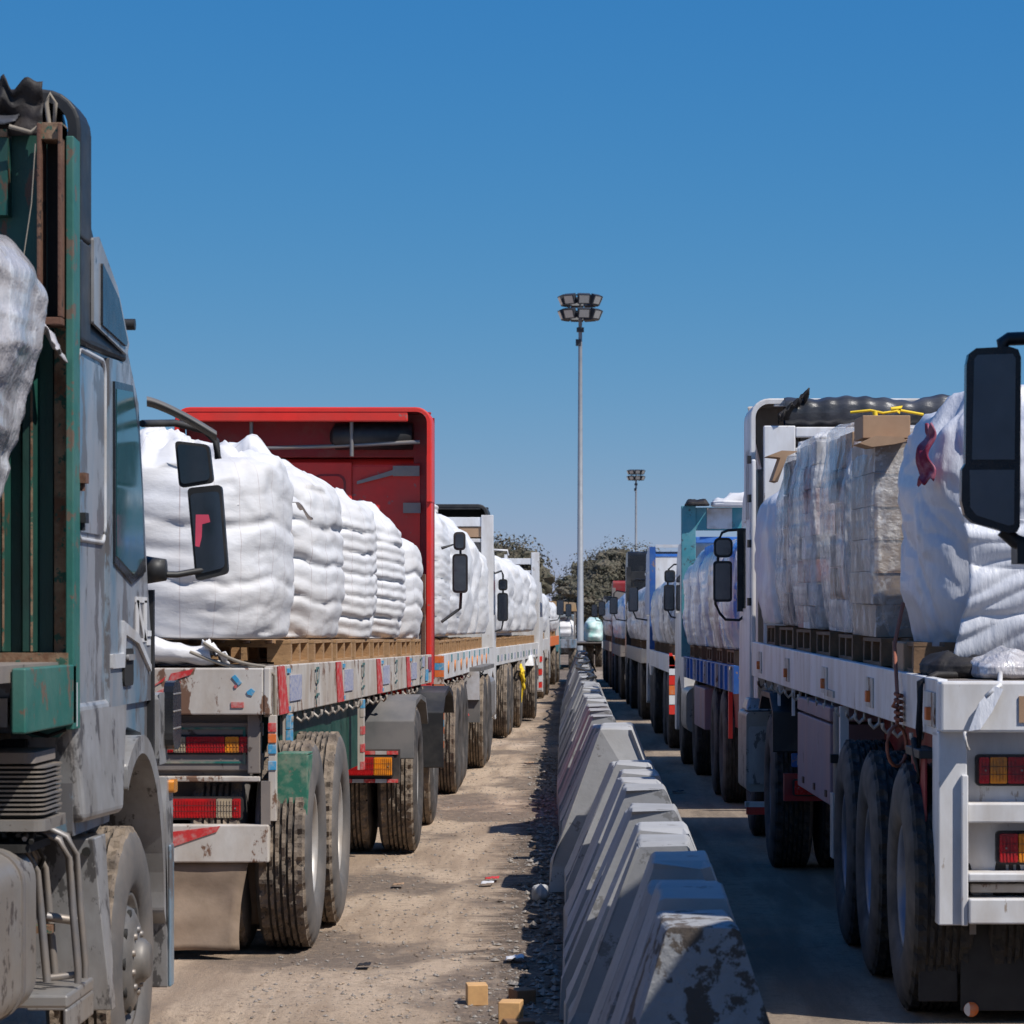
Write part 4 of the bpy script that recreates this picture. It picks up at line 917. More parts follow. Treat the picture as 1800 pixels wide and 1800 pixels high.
# sleeper panel frame and door outline (raised trims on the side plane)
m = A.mb(); P = rrect(11.14, 11.76, 2.18, 2.93, .07, 5)
m.tube([(.026, a, b) for a, b in P], .010, 'light_trim', 7, closed=True); m.build('sleeper_panel_trim', root)
m = A.mb(); m.prism(rrect(11.17, 11.73, 2.21, 2.90, .05, 5), 'x', .022, .031, 'silver_blue'); m.build('sleeper_panel', root)
m = A.mb(); DP = [(11.80, 1.50), (11.80, 2.95), (12.3, 2.97), (12.55, 2.82), (12.68, 2.45), (12.80, 2.05), (12.93, 1.72), (12.96, 1.5)]
m.prism(DP, 'x', .012, .031, 'silver_blue'); door = m.build('door', root, bevel=.006)
m = A.mb(); m.prism([(11.88, 2.10), (11.88, 2.86), (12.34, 2.88), (12.50, 2.70), (12.62, 2.42), (12.70, 2.08), (12.35, 2.02)], 'x', .002, .0125, 'black_gloss'); fr = m.build('window_frame', door, bevel=.003)
m = A.mb(); m.prism([(11.91, 2.13), (11.91, 2.83), (12.32, 2.85), (12.46, 2.68), (12.57, 2.42), (12.62, 2.14), (12.35, 2.06)], 'x', -.001, .004, 'glass_teal'); m.build('window_glass', door)
m = A.mb(); m.prism(rrect(12.12, 12.36, 1.58, 1.74, .03), 'x', .002, .0125, 'dark'); m.prism(rrect(12.16, 12.33, 1.69, 1.715, .01), 'x', -.010, .002, 'silver'); m.build('door_handle', door)
m = A.mb(); m.prism([(11.82, 1.66), (11.82, 1.72), (12.1, 1.72), (12.1, 1.86), (12.5, 1.80), (12.85, 1.66), (12.85, 1.63), (12.5, 1.76), (12.16, 1.80), (12.12, 1.66)], 'x', .0, .0125, 'light_trim'); m.build('door_crease', door, bevel=.004)
# big painted letter with two dots
m = A.mb()
def lb(a, b, w_=.035):
    (y0_, z0_), (y1_, z1_) = a, b; m.hull([(u_, y_, z_) for z_, yy_ in ((z0_, y0_), (z1_, y1_)) for y_ in (yy_-w_, yy_+w_) for u_ in (.006, .0115)], 'white_clean')
lb((12.50, 1.77), (12.50, 1.95)); lb((12.50, 1.95), (12.72, 1.77)); lb((12.72, 1.77), (12.72, 1.95)); m.box(.006, .0115, 12.46, 12.76, 1.94, 1.965, 'white_clean'); m.box(.006, .0115, 12.46, 12.74, 1.765, 1.782, 'white_clean')
m.box(.006, .0115, 12.80, 12.88, 1.79, 1.815, 'white_clean'); m.box(.006, .0115, 12.78, 12.86, 1.75, 1.775, 'white_clean'); m.build('painted_letter', door)
m = A.mb(); m.box(.024, .034, 11.09, 11.12, 1.52, 2.1, 'light_trim'); m.box(.02, .036, 11.10, 11.13, 1.50, 1.62, 'rust_pale'); m.box(.0, .03, 12.90, 12.94, 1.2, 2.0, 'black_plastic'); build_each(m, 'door_trim', root)
# lower front: mudguard box, wheel arch, bumper
m = A.mb(); m.hull([(-.02, 11.08, 1.07), (.5, 11.08, 1.07), (-.02, 11.98, 1.05), (.5, 11.98, 1.05), (.015, 11.02, 1.54), (.5, 11.02, 1.54), (.015, 12.3, 1.54), (.5, 12.3, 1.54)], 'silver'); m.build('mudguard', root, bevel=.035, seg=4)
m = A.mb(); ar = [(12.45+.74*math.cos(R(t)), .52+.84*math.sin(R(t))) for t in range(-6, 127, 7)]; ai = [(12.45+.64*math.cos(R(t)), .52+.76*math.sin(R(t))) for t in range(126, -7, -7)]
m.prism(ar+ai, 'x', -.02, .45, 'silver'); m.build('wheel_arch', root, bevel=.02, seg=3)
m = A.mb(); m.prism([(13.0, 1.53), (13.0, 1.2), (13.24, 1.2), (13.26, 1.3), (13.16, 1.53)], 'x', -.01, 2.5, 'silver'); m.build('front_panel', root, bevel=.03)
m = A.mb(); m.prism([(13.18, .16), (13.26, .16), (13.36, .45), (13.36, 1.08), (13.18, 1.14), (13.12, .9)], 'x', -.02, 2.5, 'silver'); m.box(-.035, -.021, 13.20, 13.30, .16, .82, 'silver_blue'); m.build('front_bumper', root, bevel=.02)
m = A.mb(); m.prism(rrect(13.16, 13.42, 1.26, 1.58, .08), 'x', -.05, -.005, 'black_gloss')
for zz in (1.36, 1.44, 1.52): m.box(-.055, -.045, 13.18, 13.40, zz-.006, zz+.004, 'steel')
m.build('corner_vane', root, bevel=.01)
m = A.mb(); m.prism(rrect(13.22, 13.34, 1.06, 1.12, .015), 'x', -.045, -.02, 'lens_amber'); m.build('marker_light', root, bevel=.006)
m = A.mb(); m.hull([(-.045, 11.52, .28), (.3, 11.52, .28), (-.045, 11.62, .28), (.3, 11.62, .28), (.02, 11.46, .98), (.3, 11.46, .98), (.02, 11.75, .98), (.3, 11.75, .98)], 'silver'); m.tube([(.045, 11.44, .93), (.045, 11.46, .93)], .018, 'dark', 10); m.build('step_panel', root, bevel=.02, seg=3)
zc = PZ(1688, 12.5)
wheel(root, PX(240, 12.5), 12.5, zc, 1, kind='steer', rim='rim_dark', wall='rubber_pale'); wheel(root, -4.6, 12.5, zc, -1, kind='steer', lo=True)
m = A.mb(); m.box(.35, 2.2, 11.9, 13.1, .5, 1.2, 'dark'); m.tube([(.2, 12.5, zc), (2.4, 12.5, zc)], .06, 'chassis', 8); m.build('front_axle', root)
for yy in (5.2, 6.5): wheel(root, -2.0, yy, TR, 1, lo=True); wheel(root, -4.5, yy, TR, -1, lo=True)
# side deflector box and roof shroud
m = A.mb(); m.hull([(.0, 11.08, 2.94), (.6, 11.08, 2.94), (.0, 12.25, 2.97), (.6, 12.25, 2.97), (.05, 11.08, 3.42), (.6, 11.08, 3.42), (.06, 11.9, 3.28), (.6, 11.9, 3.28)], 'black_plastic'); m.build('side_deflector', root, bevel=.03, seg=3)
m = A.mb(); m.prism([(11.30, 3.04), (11.30, 3.38), (11.42, 3.40), (11.86, 3.25), (12.16, 3.04), (12.1, 2.99)], 'x', -.012, .0, 'silver'); m.prism([(11.45, 3.05), (11.45, 3.30), (11.84, 3.20), (12.06, 3.04), (12.04, 3.02)], 'x', -.022, -.011, 'black_gloss'); m.build('deflector_window', root, bevel=.008)
m = A.mb(); m.tube([(-.03, 12.2, 3.13), (.02, 12.2, 3.13)], .025, 'black_plastic', 10); m.build('deflector_knob', root)
m = A.mb(); m.hull([(.01, 11.16, 2.96), (.03, 11.16, 2.96), (.01, 11.21, 2.96), (.03, 11.21, 2.96), (.01, 11.10, 3.72), (.03, 11.10, 3.72), (.01, 11.14, 3.72), (.03, 11.14, 3.72)], 'light_trim'); m.build('shroud_trim', root)
m = A.mb(); arch_shell(m, 0, 2.5, 3.35, 3.93, .15, .05, 11.07, 11.32, 'black_plastic'); m.hull([(.03, 11.30, 3.3), (2.47, 11.30, 3.3), (.03, 11.9, 3.2), (2.47, 11.9, 3.2), (.12, 11.30, 3.91), (2.38, 11.30, 3.91), (.12, 11.34, 3.88), (2.38, 11.34, 3.88)], 'black_plastic')
m.box(.0, .05, 11.07, 11.3, 2.95, 3.349, 'black_plastic'); m.build('roof_shroud', root, bevel=.015, seg=3)
m = A.mb(); m.lathe([(0, 0), (.0, .02), (.06, .05), (.12, .045), (.15, 0)], 'rim', 16, 'x', (.0, 11.62, 3.34)); m.build('air_horn', root)
m = A.mb()
def rag(a, b):
    u_ = .13+.75*a; return (u_, 10.98+.05*fn_(a*5, b*4, 1), 3.73+b*(.14+.07*ridge(a*5.1, 2, 0)+.06*fn_(a*17, 1, 1))+.03*fn_(a*8, b*8, 3)*b)
m.grid(rag, 70, 14, 'tarp_black'); m.grid(lambda a, b: (.22+.9*a, 10.90+.09*b, 3.75+.05*b+.025*ridge(a*8, b*3, 5)), 40, 8, 'tarp_grey'); 
tagset(m.build('torn_tarpaulin', None, (.5, 11, 3.75), solid=.006), 'torn black tarpaulin edge bunched along the top of the green headboard', 'tarpaulin')
# sun visor, mirrors
m = A.mb(); 
def vis(a, b): 
    t = a*2*math.pi; return (-.02-.30*b+.012*math.cos(t), 12.58+.06*b+.09*math.cos(t)*(1-.5*(b-.5)**2), 2.83-.15*b**1.3+.022*math.sin(t))
m.grid(vis, 20, 14, 'fender', wrap=True); m.add([vis(i/20, 1) for i in range(20)], [tuple(range(20))], 'fender'); m.add([vis(i/20, 0) for i in range(20)], [tuple(range(20))], 'fender'); m.build('sun_visor', root)
m = A.mb(); m.tube([(.02, 12.7, 2.74), (-.09, 12.95, 2.76), (-.22, 13.0, 2.73), (-.27, 13.0, 2.68), (-.28, 13.0, 2.60)], .017, 'black_plastic', 8); m.tube([(.0, 12.9, 2.07), (-.10, 12.95, 2.07), (-.26, 13.0, 2.10)], .015, 'black_plastic', 8); m.lathe([(-.04, 0), (-.04, .05), (.05, .065), (.06, 0)], 'black_plastic', 14, 'x', (-.02, 12.88, 2.09)); build_each(m, 'mirror_arm', root)
def mirA(pl, name, pink=False):
    ctr = Vector((sum(p[0] for p in pl)/4, sum(p[1] for p in pl)/4)); fr = 5000/13.0
    def q(p, k, sc=1): c = ctr+(Vector(p)-ctr)*sc; return (A.u(c.x, 13.0), 12.98+k, PZ(c.y, 13.0))
    m = A.mb()
    def poly(sc, y0, y1, mm):
        pp = []
        for i in range(4):
            a = ctr+(Vector(pl[i-1])-ctr)*sc; b = ctr+(Vector(pl[i])-ctr)*sc; c = ctr+(Vector(pl[(i+1) % 4])-ctr)*sc
            for t in range(5):
                s_ = t/4; e0 = b+(a-b).normalized()*9; e1 = b+(c-b).normalized()*9; v = (e0*(1-s_)**2+b*2*s_*(1-s_)+e1*s_**2); pp.append((A.u(v.x, 13.0), PZ(v.y, 13.0)))
        m.prism(pp, 'y', y0, y1, mm)
    poly(1, 12.98, 13.03, 'black_plastic'); poly(.86, 13.03, 13.09, 'black_plastic'); o = m.build(name, root, bevel=.01)
    m = A.mb(); poly(.86, 12.972, 12.979, 'mirror'); m.build('mirror_glass', o)
    if pink:
        m = A.mb(); pts = [(346, 905), (368, 905), (371, 918), (357, 922), (356, 945), (352, 962), (345, 960)]; m.prism([(A.u(a, 13.0), PZ(b, 13.0)) for a, b in pts], 'y', 12.966, 12.9715, 'pink'); m.build('sticker', o)
mirA([(308, 775), (368, 782), (376, 848), (316, 858)], 'mirror'); mirA([(330, 858), (390, 852), (402, 1008), (345, 1022)], 'mirror', True)
# wrapped load on truck A
bag(A, .42, 2.4, 9.6, 10.88, 1.86, 1.36, 90, 'film', layers=1, amp=0, label='bulging pallet load wrapped in torn clear plastic film beside the green headboard', name='wrapped_pallet_load', cat='pallet load', fold=.05, crumple=.10, pw=4, dome=.03, top=.9, drape=.05, nu=150, nv=120, lean=-.30)
f = A.mb(); f.grid(lambda a, b: (.20-.17*b+.03*fn_(a*5, b*4, 0), 10.70+.22*a, 3.06-.20*b*b+.04*ridge(a*4, b*5, 3)-.05*a), 20, 18, 'film'); tagset(f.build('film_flap', None, (.2, 10.3, 3.0), solid=.003), 'loose flap of clear plastic film hanging from the wrapped load at the left edge', 'plastic film')
for c in range(2): pallet(A, .75+1.1*c, 9.5, 1.703, ('pallet under the film wrapped load at the right side of the green truck bed', 'pallet under the film wrapped load at the left side of the green truck bed')[c], 'pallets on the green sided truck', wood='wood_dark')
# ================================================================ remaining left row
def gate(tr, y, z0, z1, m, u0=.0, u1=2.5, rails=(), pw_=.10, panel=None):
    mb = tr.mb()
    for a in (u0, u1-pw_): mb.box(a, a+pw_, y, y+.09, z0, z1, m)
    for (za, zb) in rails: mb.box(u0+pw_, u1-pw_, y+.015, y+.07, za, zb, m)
    if panel: mb.box(u0+pw_, u1-pw_, y+.03, y+.055, panel[0], panel[1], panel[2])
    mb.build('headboard', tr.root, bevel=.006)
def simple_arm(tr, y, um, zt, zb, post=True):
    m = tr.mbf(); m.tube([(.05, y, zt+.10), (um*.7, y+.05, zt+.14), (um, y+.06, zt+.08), (um, y+.07, (zt+zb)/2), (um, y+.06, zb), (um*.75, y+.05, zb-.12), (.04, y, zb-.15)], .015, 'black_plastic', 7); m.build('mirror_arm', tr.root)
Cc = T(1, -1.62, 30.2, .015, 0, 41); root = Cc.root
tagset(root, 'white racked flatbed with orange discs along its edge, third in the left row', 'truck', 'loaded flatbed trucks parked in the left row')
flatbed(Cc, 30.2, 39.8, 1.50, .26, 'white_clean', hooks=6)
m = Cc.mb(); 
for q in range(8): m.lathe([(-.006, 0), (-.006, .07), (.0, .07)], 'orange_disc', 14, 'x', (0-.003, 31.2+q*1.12, 1.365)); m.box(-.005, 0, 31.7+q*1.12, 31.85+q*1.12, 1.42, 1.5, 'teal')
build_each(m, 'reflector_disc', root)
m = Cc.mb(); m.box(0.0, 2.5, 30.1, 30.2, 1.24, 1.51, 'white_paint'); m.build('rear_beam', root)
m = Cc.mb()
for q in range(13):
    za = 1.50-q*.075; m.hull([(u_, y_, z_) for z_ in (za-.072, za) for y_ in (30.04, 30.10) for u_ in (-.03, .075)], ('orange_mark', 'blue_mark', 'orange_mark', 'white_paint')[q % 4])
m.build('striped_post', root)
for q, (px, d_) in enumerate(((806, 30.9), (813, 32.2), (818, 33.5))): duals(Cc, d_, px=px+2, rim='rim_blue', wall='rubber', lo=True)
m = Cc.mb(); m.box(.1, 2.2, 34.6, 35.6, .75, 1.15, 'chassis'); m.box(0.03, .12, 34.3, 34.45, .72, 1.22, 'red_dark'); m.hull([(-.02, 34.5, .72), (.3, 34.5, .72), (-.02, 34.8, .72), (.3, 34.8, .72), (.2, 34.3, 1.22), (.5, 34.3, 1.22), (.2, 34.6, 1.22), (.5, 34.6, 1.22)], 'red'); m.build('landing_leg', root)
duals(Cc, 36.4, px=855, lo=True); duals(Cc, 37.8, px=862, lo=True)
m = Cc.mbf(); uu = Cc.u(846, 35.6); m.box(uu, uu+.7, 35.2, 35.3, .62, .95, 'fender'); m.box(uu-.02, uu+.68, 35.15, 38.4, 1.25, 1.30, 'fender'); m.box(uu, uu+.2, 35.15, 35.2, .9, 1.25, 'light_trim'); m.build('rear_fender', root)
m = Cc.mbf(); m.prism(rrect(uu+.05, uu+.6, .5, 1.1, .1), 'y', 39, 40.2, 'tank'); m.build('fuel_tank', root, bevel=.02)
wheel(root, -1.5, 41.6, TR, 1, kind='steer', lo=True)
cab(Cc, 40.4, 42.6, 3.05, 'white_clean', fair=(39.95, 40.6, 3.52, .14), fm='black_plastic', inner='dark', lip=.08)
gate(Cc, 39.8, 1.5, 3.36, 'white_clean', u0=-.06, rails=((3.20, 3.33), (2.98, 3.03), (2.7, 2.76)), pw_=.17, panel=(3.05, 3.19, 'cardboard'))
bag(Cc, .75, 2.3, 39.5, 40.3, 3.34, .20, 51, 'bag_plain', layers=1, crumple=.06, name='sack', cat='sack', label='crumpled white and blue sacks heaped on top of the white rack', nu=40, nv=26)
bag(Cc, 1.3, 1.7, 39.45, 39.8, 3.34, .12, 52, 'blue_bright', layers=1, crumple=.04, name='sack', cat='sack', label='small bright blue sack beside the white sacks on the white rack', nu=24, nv=18)
GC = 'white bulk bags on the third truck of the left row'
cl = ['puffy layered white bag at the rear of the truck with orange discs', 'white bag behind the hanging mirror on the truck with orange discs', 'white bag with vertical folds, mid bed of the truck with orange discs', 'white bag with long slanting folds before the white rack', 'white bag pressed against the posts of the white rack']
for q in range(5):
    y_ = 31.3+q*1.95
    for c in range(2): bag(Cc, .02+c*1.22, 1.22+c*1.22, y_-.9, y_+.9, 1.70, (1.35, 1.32, 1.30, 1.22, 1.12)[q]-.0, 60+q*3+c, 'bag_plain' if q != 3 else 'bag', layers=(6, 5, 2, 1, 1)[q], amp=.045 if q < 2 else .02, drape=(0, 0, .02, .03, .03)[q], diag=(0, .008, .02, .025, .02)[q], crumple=.08, pw=3.6, top=.7, label=cl[q] if c == 0 else f'left column white bag of the truck with orange discs, {ordw[q]} from its rear', group=GC, nu=64, nv=48)
    for c in range(2):
        for e in range(2 if q < 4 else 1): pallet(Cc, .55+1.15*c, y_-.4+e*.98, 1.503, f'pallet under the load of the truck with orange discs, {ordw[q*2+e]} from its rear, {"right" if c == 0 else "left"} column', 'pallets on the third truck of the left row', L=.95)
mirror(Cc, Cc.u(893, 42.2), Cc.u(874, 42.2), 42.2, PZ(1092, 42.2), PZ(1042, 42.2)); mirror(Cc, Cc.u(892, 42.2), Cc.u(876, 42.2), 42.2, PZ(1038, 42.2), PZ(1018, 42.2)); simple_arm(Cc, 42.2, Cc.u(884, 42.2), PZ(1020, 42.2), PZ(1092, 42.2))
# truck D
D = T(1, -1.55, 44.2, .034, 0, 58); root = D.root
tagset(root, 'white railed flatbed with a yellow rope bundle under its edge, fourth in the left row', 'truck', 'loaded flatbed trucks parked in the left row')
flatbed(D, 44.2, 56.8, 1.45, .27, 'white_clean', hooks=0)
m = D.mb()
for q in range(14): m.box(-.005, 0, 44.8+q*.86, 45.1+q*.86, 1.24, 1.34, ('green_text', 'blue_text')[q % 2])
build_each(m, 'painted_mark', root)
duals(D, 46.0, px=895, lo=True); duals(D, 47.4, px=901, lo=True); duals(D, 54.0, px=943, lo=True, z=.62); wheel(root, PX(916, 50), 50.5, TR, 1, lo=True)
m = D.mb(); m.box(-.04, .05, 51.5, 51.6, .9, 1.2, 'white_clean'); m.hull([(-.10, 53.3, 1.05), (.5, 53.3, 1.05), (-.10, 54.8, 1.05), (.5, 54.8, 1.05), (-.05, 53.6, 1.24), (.5, 53.6, 1.24), (-.05, 54.5, 1.24), (.5, 54.5, 1.24)], 'white_clean'); m.build('rear_fender', root)
m = D.mb()
for zz in range(5): m.box(-.05, -.0, 56.9, 57.4, .55+zz*.13, .66+zz*.13, ('red', 'white_clean')[zz % 2])
m.build('striped_panel', root)
gate(D, 56.8, 1.0, 3.26, 'white_clean', u0=-.02, rails=((3.02, 3.14), (2.84, 2.90), (2.62, 2.68), (2.3, 2.4)), pw_=.16)
m = D.mb()
for uu in (.62, 1.25, 1.9): m.box(uu, uu+.06, 56.83, 56.88, 2.3, 3.22, 'white_clean')
m.tube([(.6, 56.85, 3.2), (.62, 56.85, 3.3), (.95, 56.85, 3.32), (1.0, 56.85, 3.14)], .02, 'white_clean', 6); build_each(m, 'headboard_bar', root)
cab(D, 57.3, 59.4, 2.7, 'white_clean')
dl = ['white bag with a pale green sheet edge at the rear of the railed truck', 'white shrink wrapped bag behind the mirror on the railed truck', 'creased white bag in the middle of the railed truck', 'white bag with a reddish tie at its neck on the railed truck', 'white bag standing next to the white rails and posts']
for q in range(5):
    y_ = 45.6+q*2.45
    for c in range(2): bag(D, .02+c*1.22, 1.22+c*1.22, y_-1.15, y_+1.15, 1.68, (1.20, 1.16, 1.2, 1.18, 1.12)[q], 80+q*3+c, 'bag_plain', layers=2, amp=.02, drape=.025, diag=.022, crumple=.08, pw=3.4, top=.66, label=dl[q] if c == 0 else f'left column white bag of the white railed truck, {ordw[q]} from its rear', group='white bulk bags on the fourth truck of the left row', nu=56, nv=40, fold=.04)
    for e in range(2): pallet(D, .55, y_-.55+e*1.2, 1.453, f'pallet on the railed truck edge, {ordw[q*2+e]} from its rear', 'pallets on the fourth truck of the left row', L=1.15)
m = D.mb(); 
for q in range(7): m.tube([(-.06-.02*(q % 3), 50.0+.10*math.cos(t*.9+q)+.05*q, 1.02-.05*q+.10*math.sin(t*.9+q)) for t in range(8)], .022, 'yellow', 6, closed=True)
m.tube([(-.06, 50.1, .9), (-.07, 50.2, .6), (-.05, 50.15, .45)], .02, 'yellow', 6); tagset(m.build('rope_bundle', None, (0, 50, 1.0)), 'bright yellow rope bundle hanging under the bed of the railed truck', 'rope')
# far trucks: compact but complete, one builder
def far_truck(side, xs, y0, L, k, label, group, body='white_clean', zt=1.45, load='bag_plain', lh=1.3, head=3.0, cabz=2.8, railm='white_clean', loadname='bulk_bag', llabel='', n=3, mirrors=True, cabm='white_clean', plm='wood', uoff=0.0, name='flatbed_truck', gl=None):
    t = T(side, xs, y0, k, 0, 999, name=name); tagset(t.root, label, 'truck', group)
    flatbed(t, y0, y0+L-2.5, zt, .26, railm, rails=True); gate(t, y0+L-2.55, zt, head, body, rails=((head-.3, head-.1), (head-.7, head-.6)))
    for a in (1.2, 2.5, L-4.6, L-1.4):
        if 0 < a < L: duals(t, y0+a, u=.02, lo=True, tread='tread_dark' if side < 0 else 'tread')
    cab(t, y0+L-2.3, y0+L-.2, cabz, cabm)
    m = t.mb(); m.box(.0, 2.5, y0-.06, y0, zt-.25, zt+.01, railm); m.box(.1, 2.4, y0, y0+.05, .5, .62, railm); m.build('rear_beam', t.root)
    tail_light(t, .15, .55, y0-.0, .75, .88, [(.5, 'lens_red'), (.5, 'lens_amber')])
    if mirrors: mirror(t, -.33, -.14, y0+L-.6, 2.05, 2.45); simple_arm(t, y0+L-.6, -.23, 2.45, 2.05)
    if load:
        st = (L-3.0)/n
        for q in range(n):
            for c in range(2): bag(t, .03+c*1.22, 1.23+c*1.22, y0+.3+q*st, y0+.25+(q+1)*st, zt+.17, lh*rnd.uniform(.93, 1.04), 200+q+int(y0), load, layers=2, amp=.02, drape=.03, diag=.02, crumple=.07, pw=4.5, top=.8, fold=.035, nu=44, nv=32, name=loadname, label=f'{llabel}, {ordw[q]} from its rear, {"near" if c == 0 else "far"} side', cat='bulk bag' if 'bag' in loadname else 'pallet load', group=gl)
            pallet(t, .55, y0+.25+(q+.5)*st, zt+.002, f'pallet under the {llabel}, {ordw[q]} from its rear', (gl or 'far')+' pallets', L=min(1.2, st*.9), wood=plm)
    return t
GL, GR = 'loaded flatbed trucks parked in the left row', 'loaded trucks parked in the right row'
far_truck(1, -1.35, 61.5, 13, .018, 'white and red truck beyond the railed one, seen as a thin sliver by its post', GL, load='bag_plain', llabel='white bag beyond the railed truck', gl='bags on the fifth left truck', lh=.95, head=2.5, cabz=2.45)
far_truck(1, -1.30, 77, 13, .02, 'orange edged truck far down the left row near the lane end', GL, railm='orange_mark', load='bag_plain', llabel='white bag on the far orange edged truck', gl='bags on the sixth left truck', lh=.8, head=2.3, cabz=2.2, cabm='teal')
# vehicle with the tan canopy closing off the lane
t = T(1, PX(1013, 112), 112, 0, 0, name='canopy_truck'); tagset(t.root, 'small truck with a tan canvas canopy facing away at the end of the lane', 'truck')
m = t.mb()
m.prism([(0, 2.32), (.06, 2.66), (1.1, 2.72), (2.2, 2.66), (2.3, 2.32)], 'y', 112.5, 116, 'canopy'); m.build('canopy', t.root, bevel=.03)
m = t.mb()
for u_ in (.04, 2.2):
    for y_ in (112.6, 115.8): m.box(u_, u_+.07, y_, y_+.07, 1.0, 2.4, 'steel')
m.build('canopy_frame', t.root); m = t.mb(); m.box(0, 2.3, 112.4, 116.2, .85, 1.2, 'silver_blue'); m.build('cargo_bed', t.root, bevel=.02)
m = t.mb(); m.box(.1, 2.2, 116.3, 118, .6, 2.2, 'silver_blue'); m.build('cab', t.root, bevel=.05)
for y_ in (113.2, 117.2): wheel(t.root, PX(1013, 112), y_, .5, 1, lo=True); wheel(t.root, PX(1013, 112)-2.3, y_, .5, -1, lo=True)
bag(t, .1, 1.2, 112.6, 114.5, 1.3, .6, 300, 'bag_plain', layers=1, drape=.05, name='bulk_bag', label='bright white bag on the bed of the tan canopied truck', nu=30, nv=24)
t = T(1, PX(1060, 118), 118, 0, 0, name='flatbed_truck'); tagset(t.root, 'far flatbed seen end on to the right of the mast foot, carrying mint bags', 'truck')
flatbed(t, 118, 126, 1.05, .25, 'white_clean', wdt=.9 if False else 2.5)
for y_ in (119.5, 124): duals(t, y_, u=.02, lo=True)
for c in range(1): bag(t, .05+c*1.2, .75+c*1.2, 118.4, 121, 1.07, .85, 320+c, 'mint', layers=1, drape=.05, name='bulk_bag', label=('mint green and white bag right of the mast foot', 'mint green bag directly behind the mast foot')[c], nu=30, nv=24)

# ================================================================ right row, nearest: R1
R1 = T(-1, 1.565, 12.9, -.026, .0062, 23.5); root = R1.root; U = R1.u; Zr = R1.z
tagset(root, 'white flatbed with three rear wheels and bright tail lights, nearest in the right row', 'truck', GR)
flatbed(R1, 12.98, 23.4, 1.58, .25, 'white_clean', hooks=17)
m = R1.mb(); m.box(.0, 2.5, 12.86, 12.979, 1.355, 1.585, 'white_clean'); m.build('rear_beam', root, bevel=.012)
m = R1.mb(); m.box(-.012, -.001, 14.1+3.1, 14.6+3.1, 1.36, 1.40, 'white_paint'); m.build('rail_lip', root)
m = R1.mb()
for y_ in (13.02, 15.3, 17.6, 20.1, 22.4): m.box(-.03, 0, y_+.1, y_+.16, 1.40, 1.46, 'orange_mark'); m.box(-.008, -.0005, y_, y_+.3, 1.37, 1.53, 'white_paint')
build_each(m, 'side_marker', root, bevel=.003)
m = R1.mb(); m.box(.14, 2.4, 13.06, 13.10, .5, 1.354, 'white_clean'); m.build('rear_panel', root)
m = R1.mb()
m.box(.0, .13, 12.93, 13.13, .475, 1.354, 'white_clean'); m.box(.10, .131, 12.90, 12.9295, .475, 1.16, 'white_clean'); m.build('corner_post', root, bevel=.006)
m = R1.mb()
m.box(.131, 2.4, 12.93, 13.06, .94, 1.03, 'white_clean'); m.box(.131, 2.4, 12.90, 13.06, .675, .715, 'white_clean'); m.box(.131, 2.4, 12.88, 13.06, .485, .60, 'white_clean'); m.box(.15, 2.4, 12.96, 13.055, .62, .66, 'white_paint'); build_each(m, 'light_frame', root, bevel=.008)
tail_light(R1, U(1721, 13), U(1800, 13)+.02, 13.02, 1.115, 1.235, [(.22, 'lens_red'), (.36, 'lens_amber'), (.42, 'lens_red')])
tail_light(R1, U(1757, 13), U(1757, 13)+.36, 13.02, .755, .885, [(.24, 'lens_red'), (.40, 'lens_amber'), (.36, 'lens_red')])
m = R1.mb(); m.box(U(1788, 12.9), U(1788, 12.9)+.10, 12.852, 12.858, 1.40, 1.52, 'cardboard'); m.build('sticker', root)
m = R1.mb(); m.box(-.03, -.018, 13.16, 13.62, .75, 1.24, 'red_dark'); m.box(-.06, .04, 13.14, 13.6, 1.22, 1.26, 'black_plastic'); m.build('red_side_board', root, bevel=.004)
m = R1.mb()
for q in range(4): m.box(-.035+.03*q, -.022+.03*q, 13.13, 13.14, .42, .74, 'light_trim')
m.box(-.05, .09, 13.141, 13.16, .40, .76, 'flap_black'); m.build('side_flap', root)
m = R1.mb(); m.box(.13, 2.3, 13.12, 13.14, .06, .47, 'flap_black'); m.box(-.06, .12, 13.145, 13.16, .1, .40, 'flap_black'); mfl = m.build('mudflap', root, bevel=.004)
ec = (U(1708, 13.1), 13.112, Zr(1775, 13.1)); m = R1.mbf(); m.lathe([(.0, 0), (.0, .034), (.006, .034)], 'orange_mark', 28, 'y', (ec[0], ec[1]-.001, PZ(1775, 13.1)))
m.prism([(ec[0]-.034*math.cos(R(t)), PZ(1775, 13.1)+.034*math.sin(R(t))) for t in range(-70, 71, 10)]+[(ec[0]-.006, PZ(1775, 13.1)+.015), (ec[0]-.006, PZ(1775, 13.1)-.02)], 'y', ec[1]-.004, ec[1]-.0015, 'white_clean'); m.build('round_emblem', mfl)
m = R1.mb(); m.box(.16, .19, 13.05, 13.06, .42, .47, 'steel'); m.box(.44, .47, 13.05, 13.06, .42, .47, 'steel'); build_each(m, 'flap_bolt', root)
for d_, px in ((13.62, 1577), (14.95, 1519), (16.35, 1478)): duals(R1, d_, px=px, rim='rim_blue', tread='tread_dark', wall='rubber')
m = R1.mb(); m.box(.3, 2.2, 13.3, 17.2, .95, 1.33, 'red_dark'); m.box(.02, .06, 17.0, 17.06, .75, 1.33, 'red_dark'); m.box(.0, .05, 16.9, 16.98, .8, 1.32, 'white_clean'); m.build('inner_panel', root)
m = R1.mb(); m.box(-.02, .35, 17.3, 19.3, .72, 1.20, 'pinkbox'); m.box(-.022, .35, 17.3, 19.3, 1.215, 1.30, 'pinkbox'); m.build('toolbox', root, bevel=.008)
m = R1.mb()
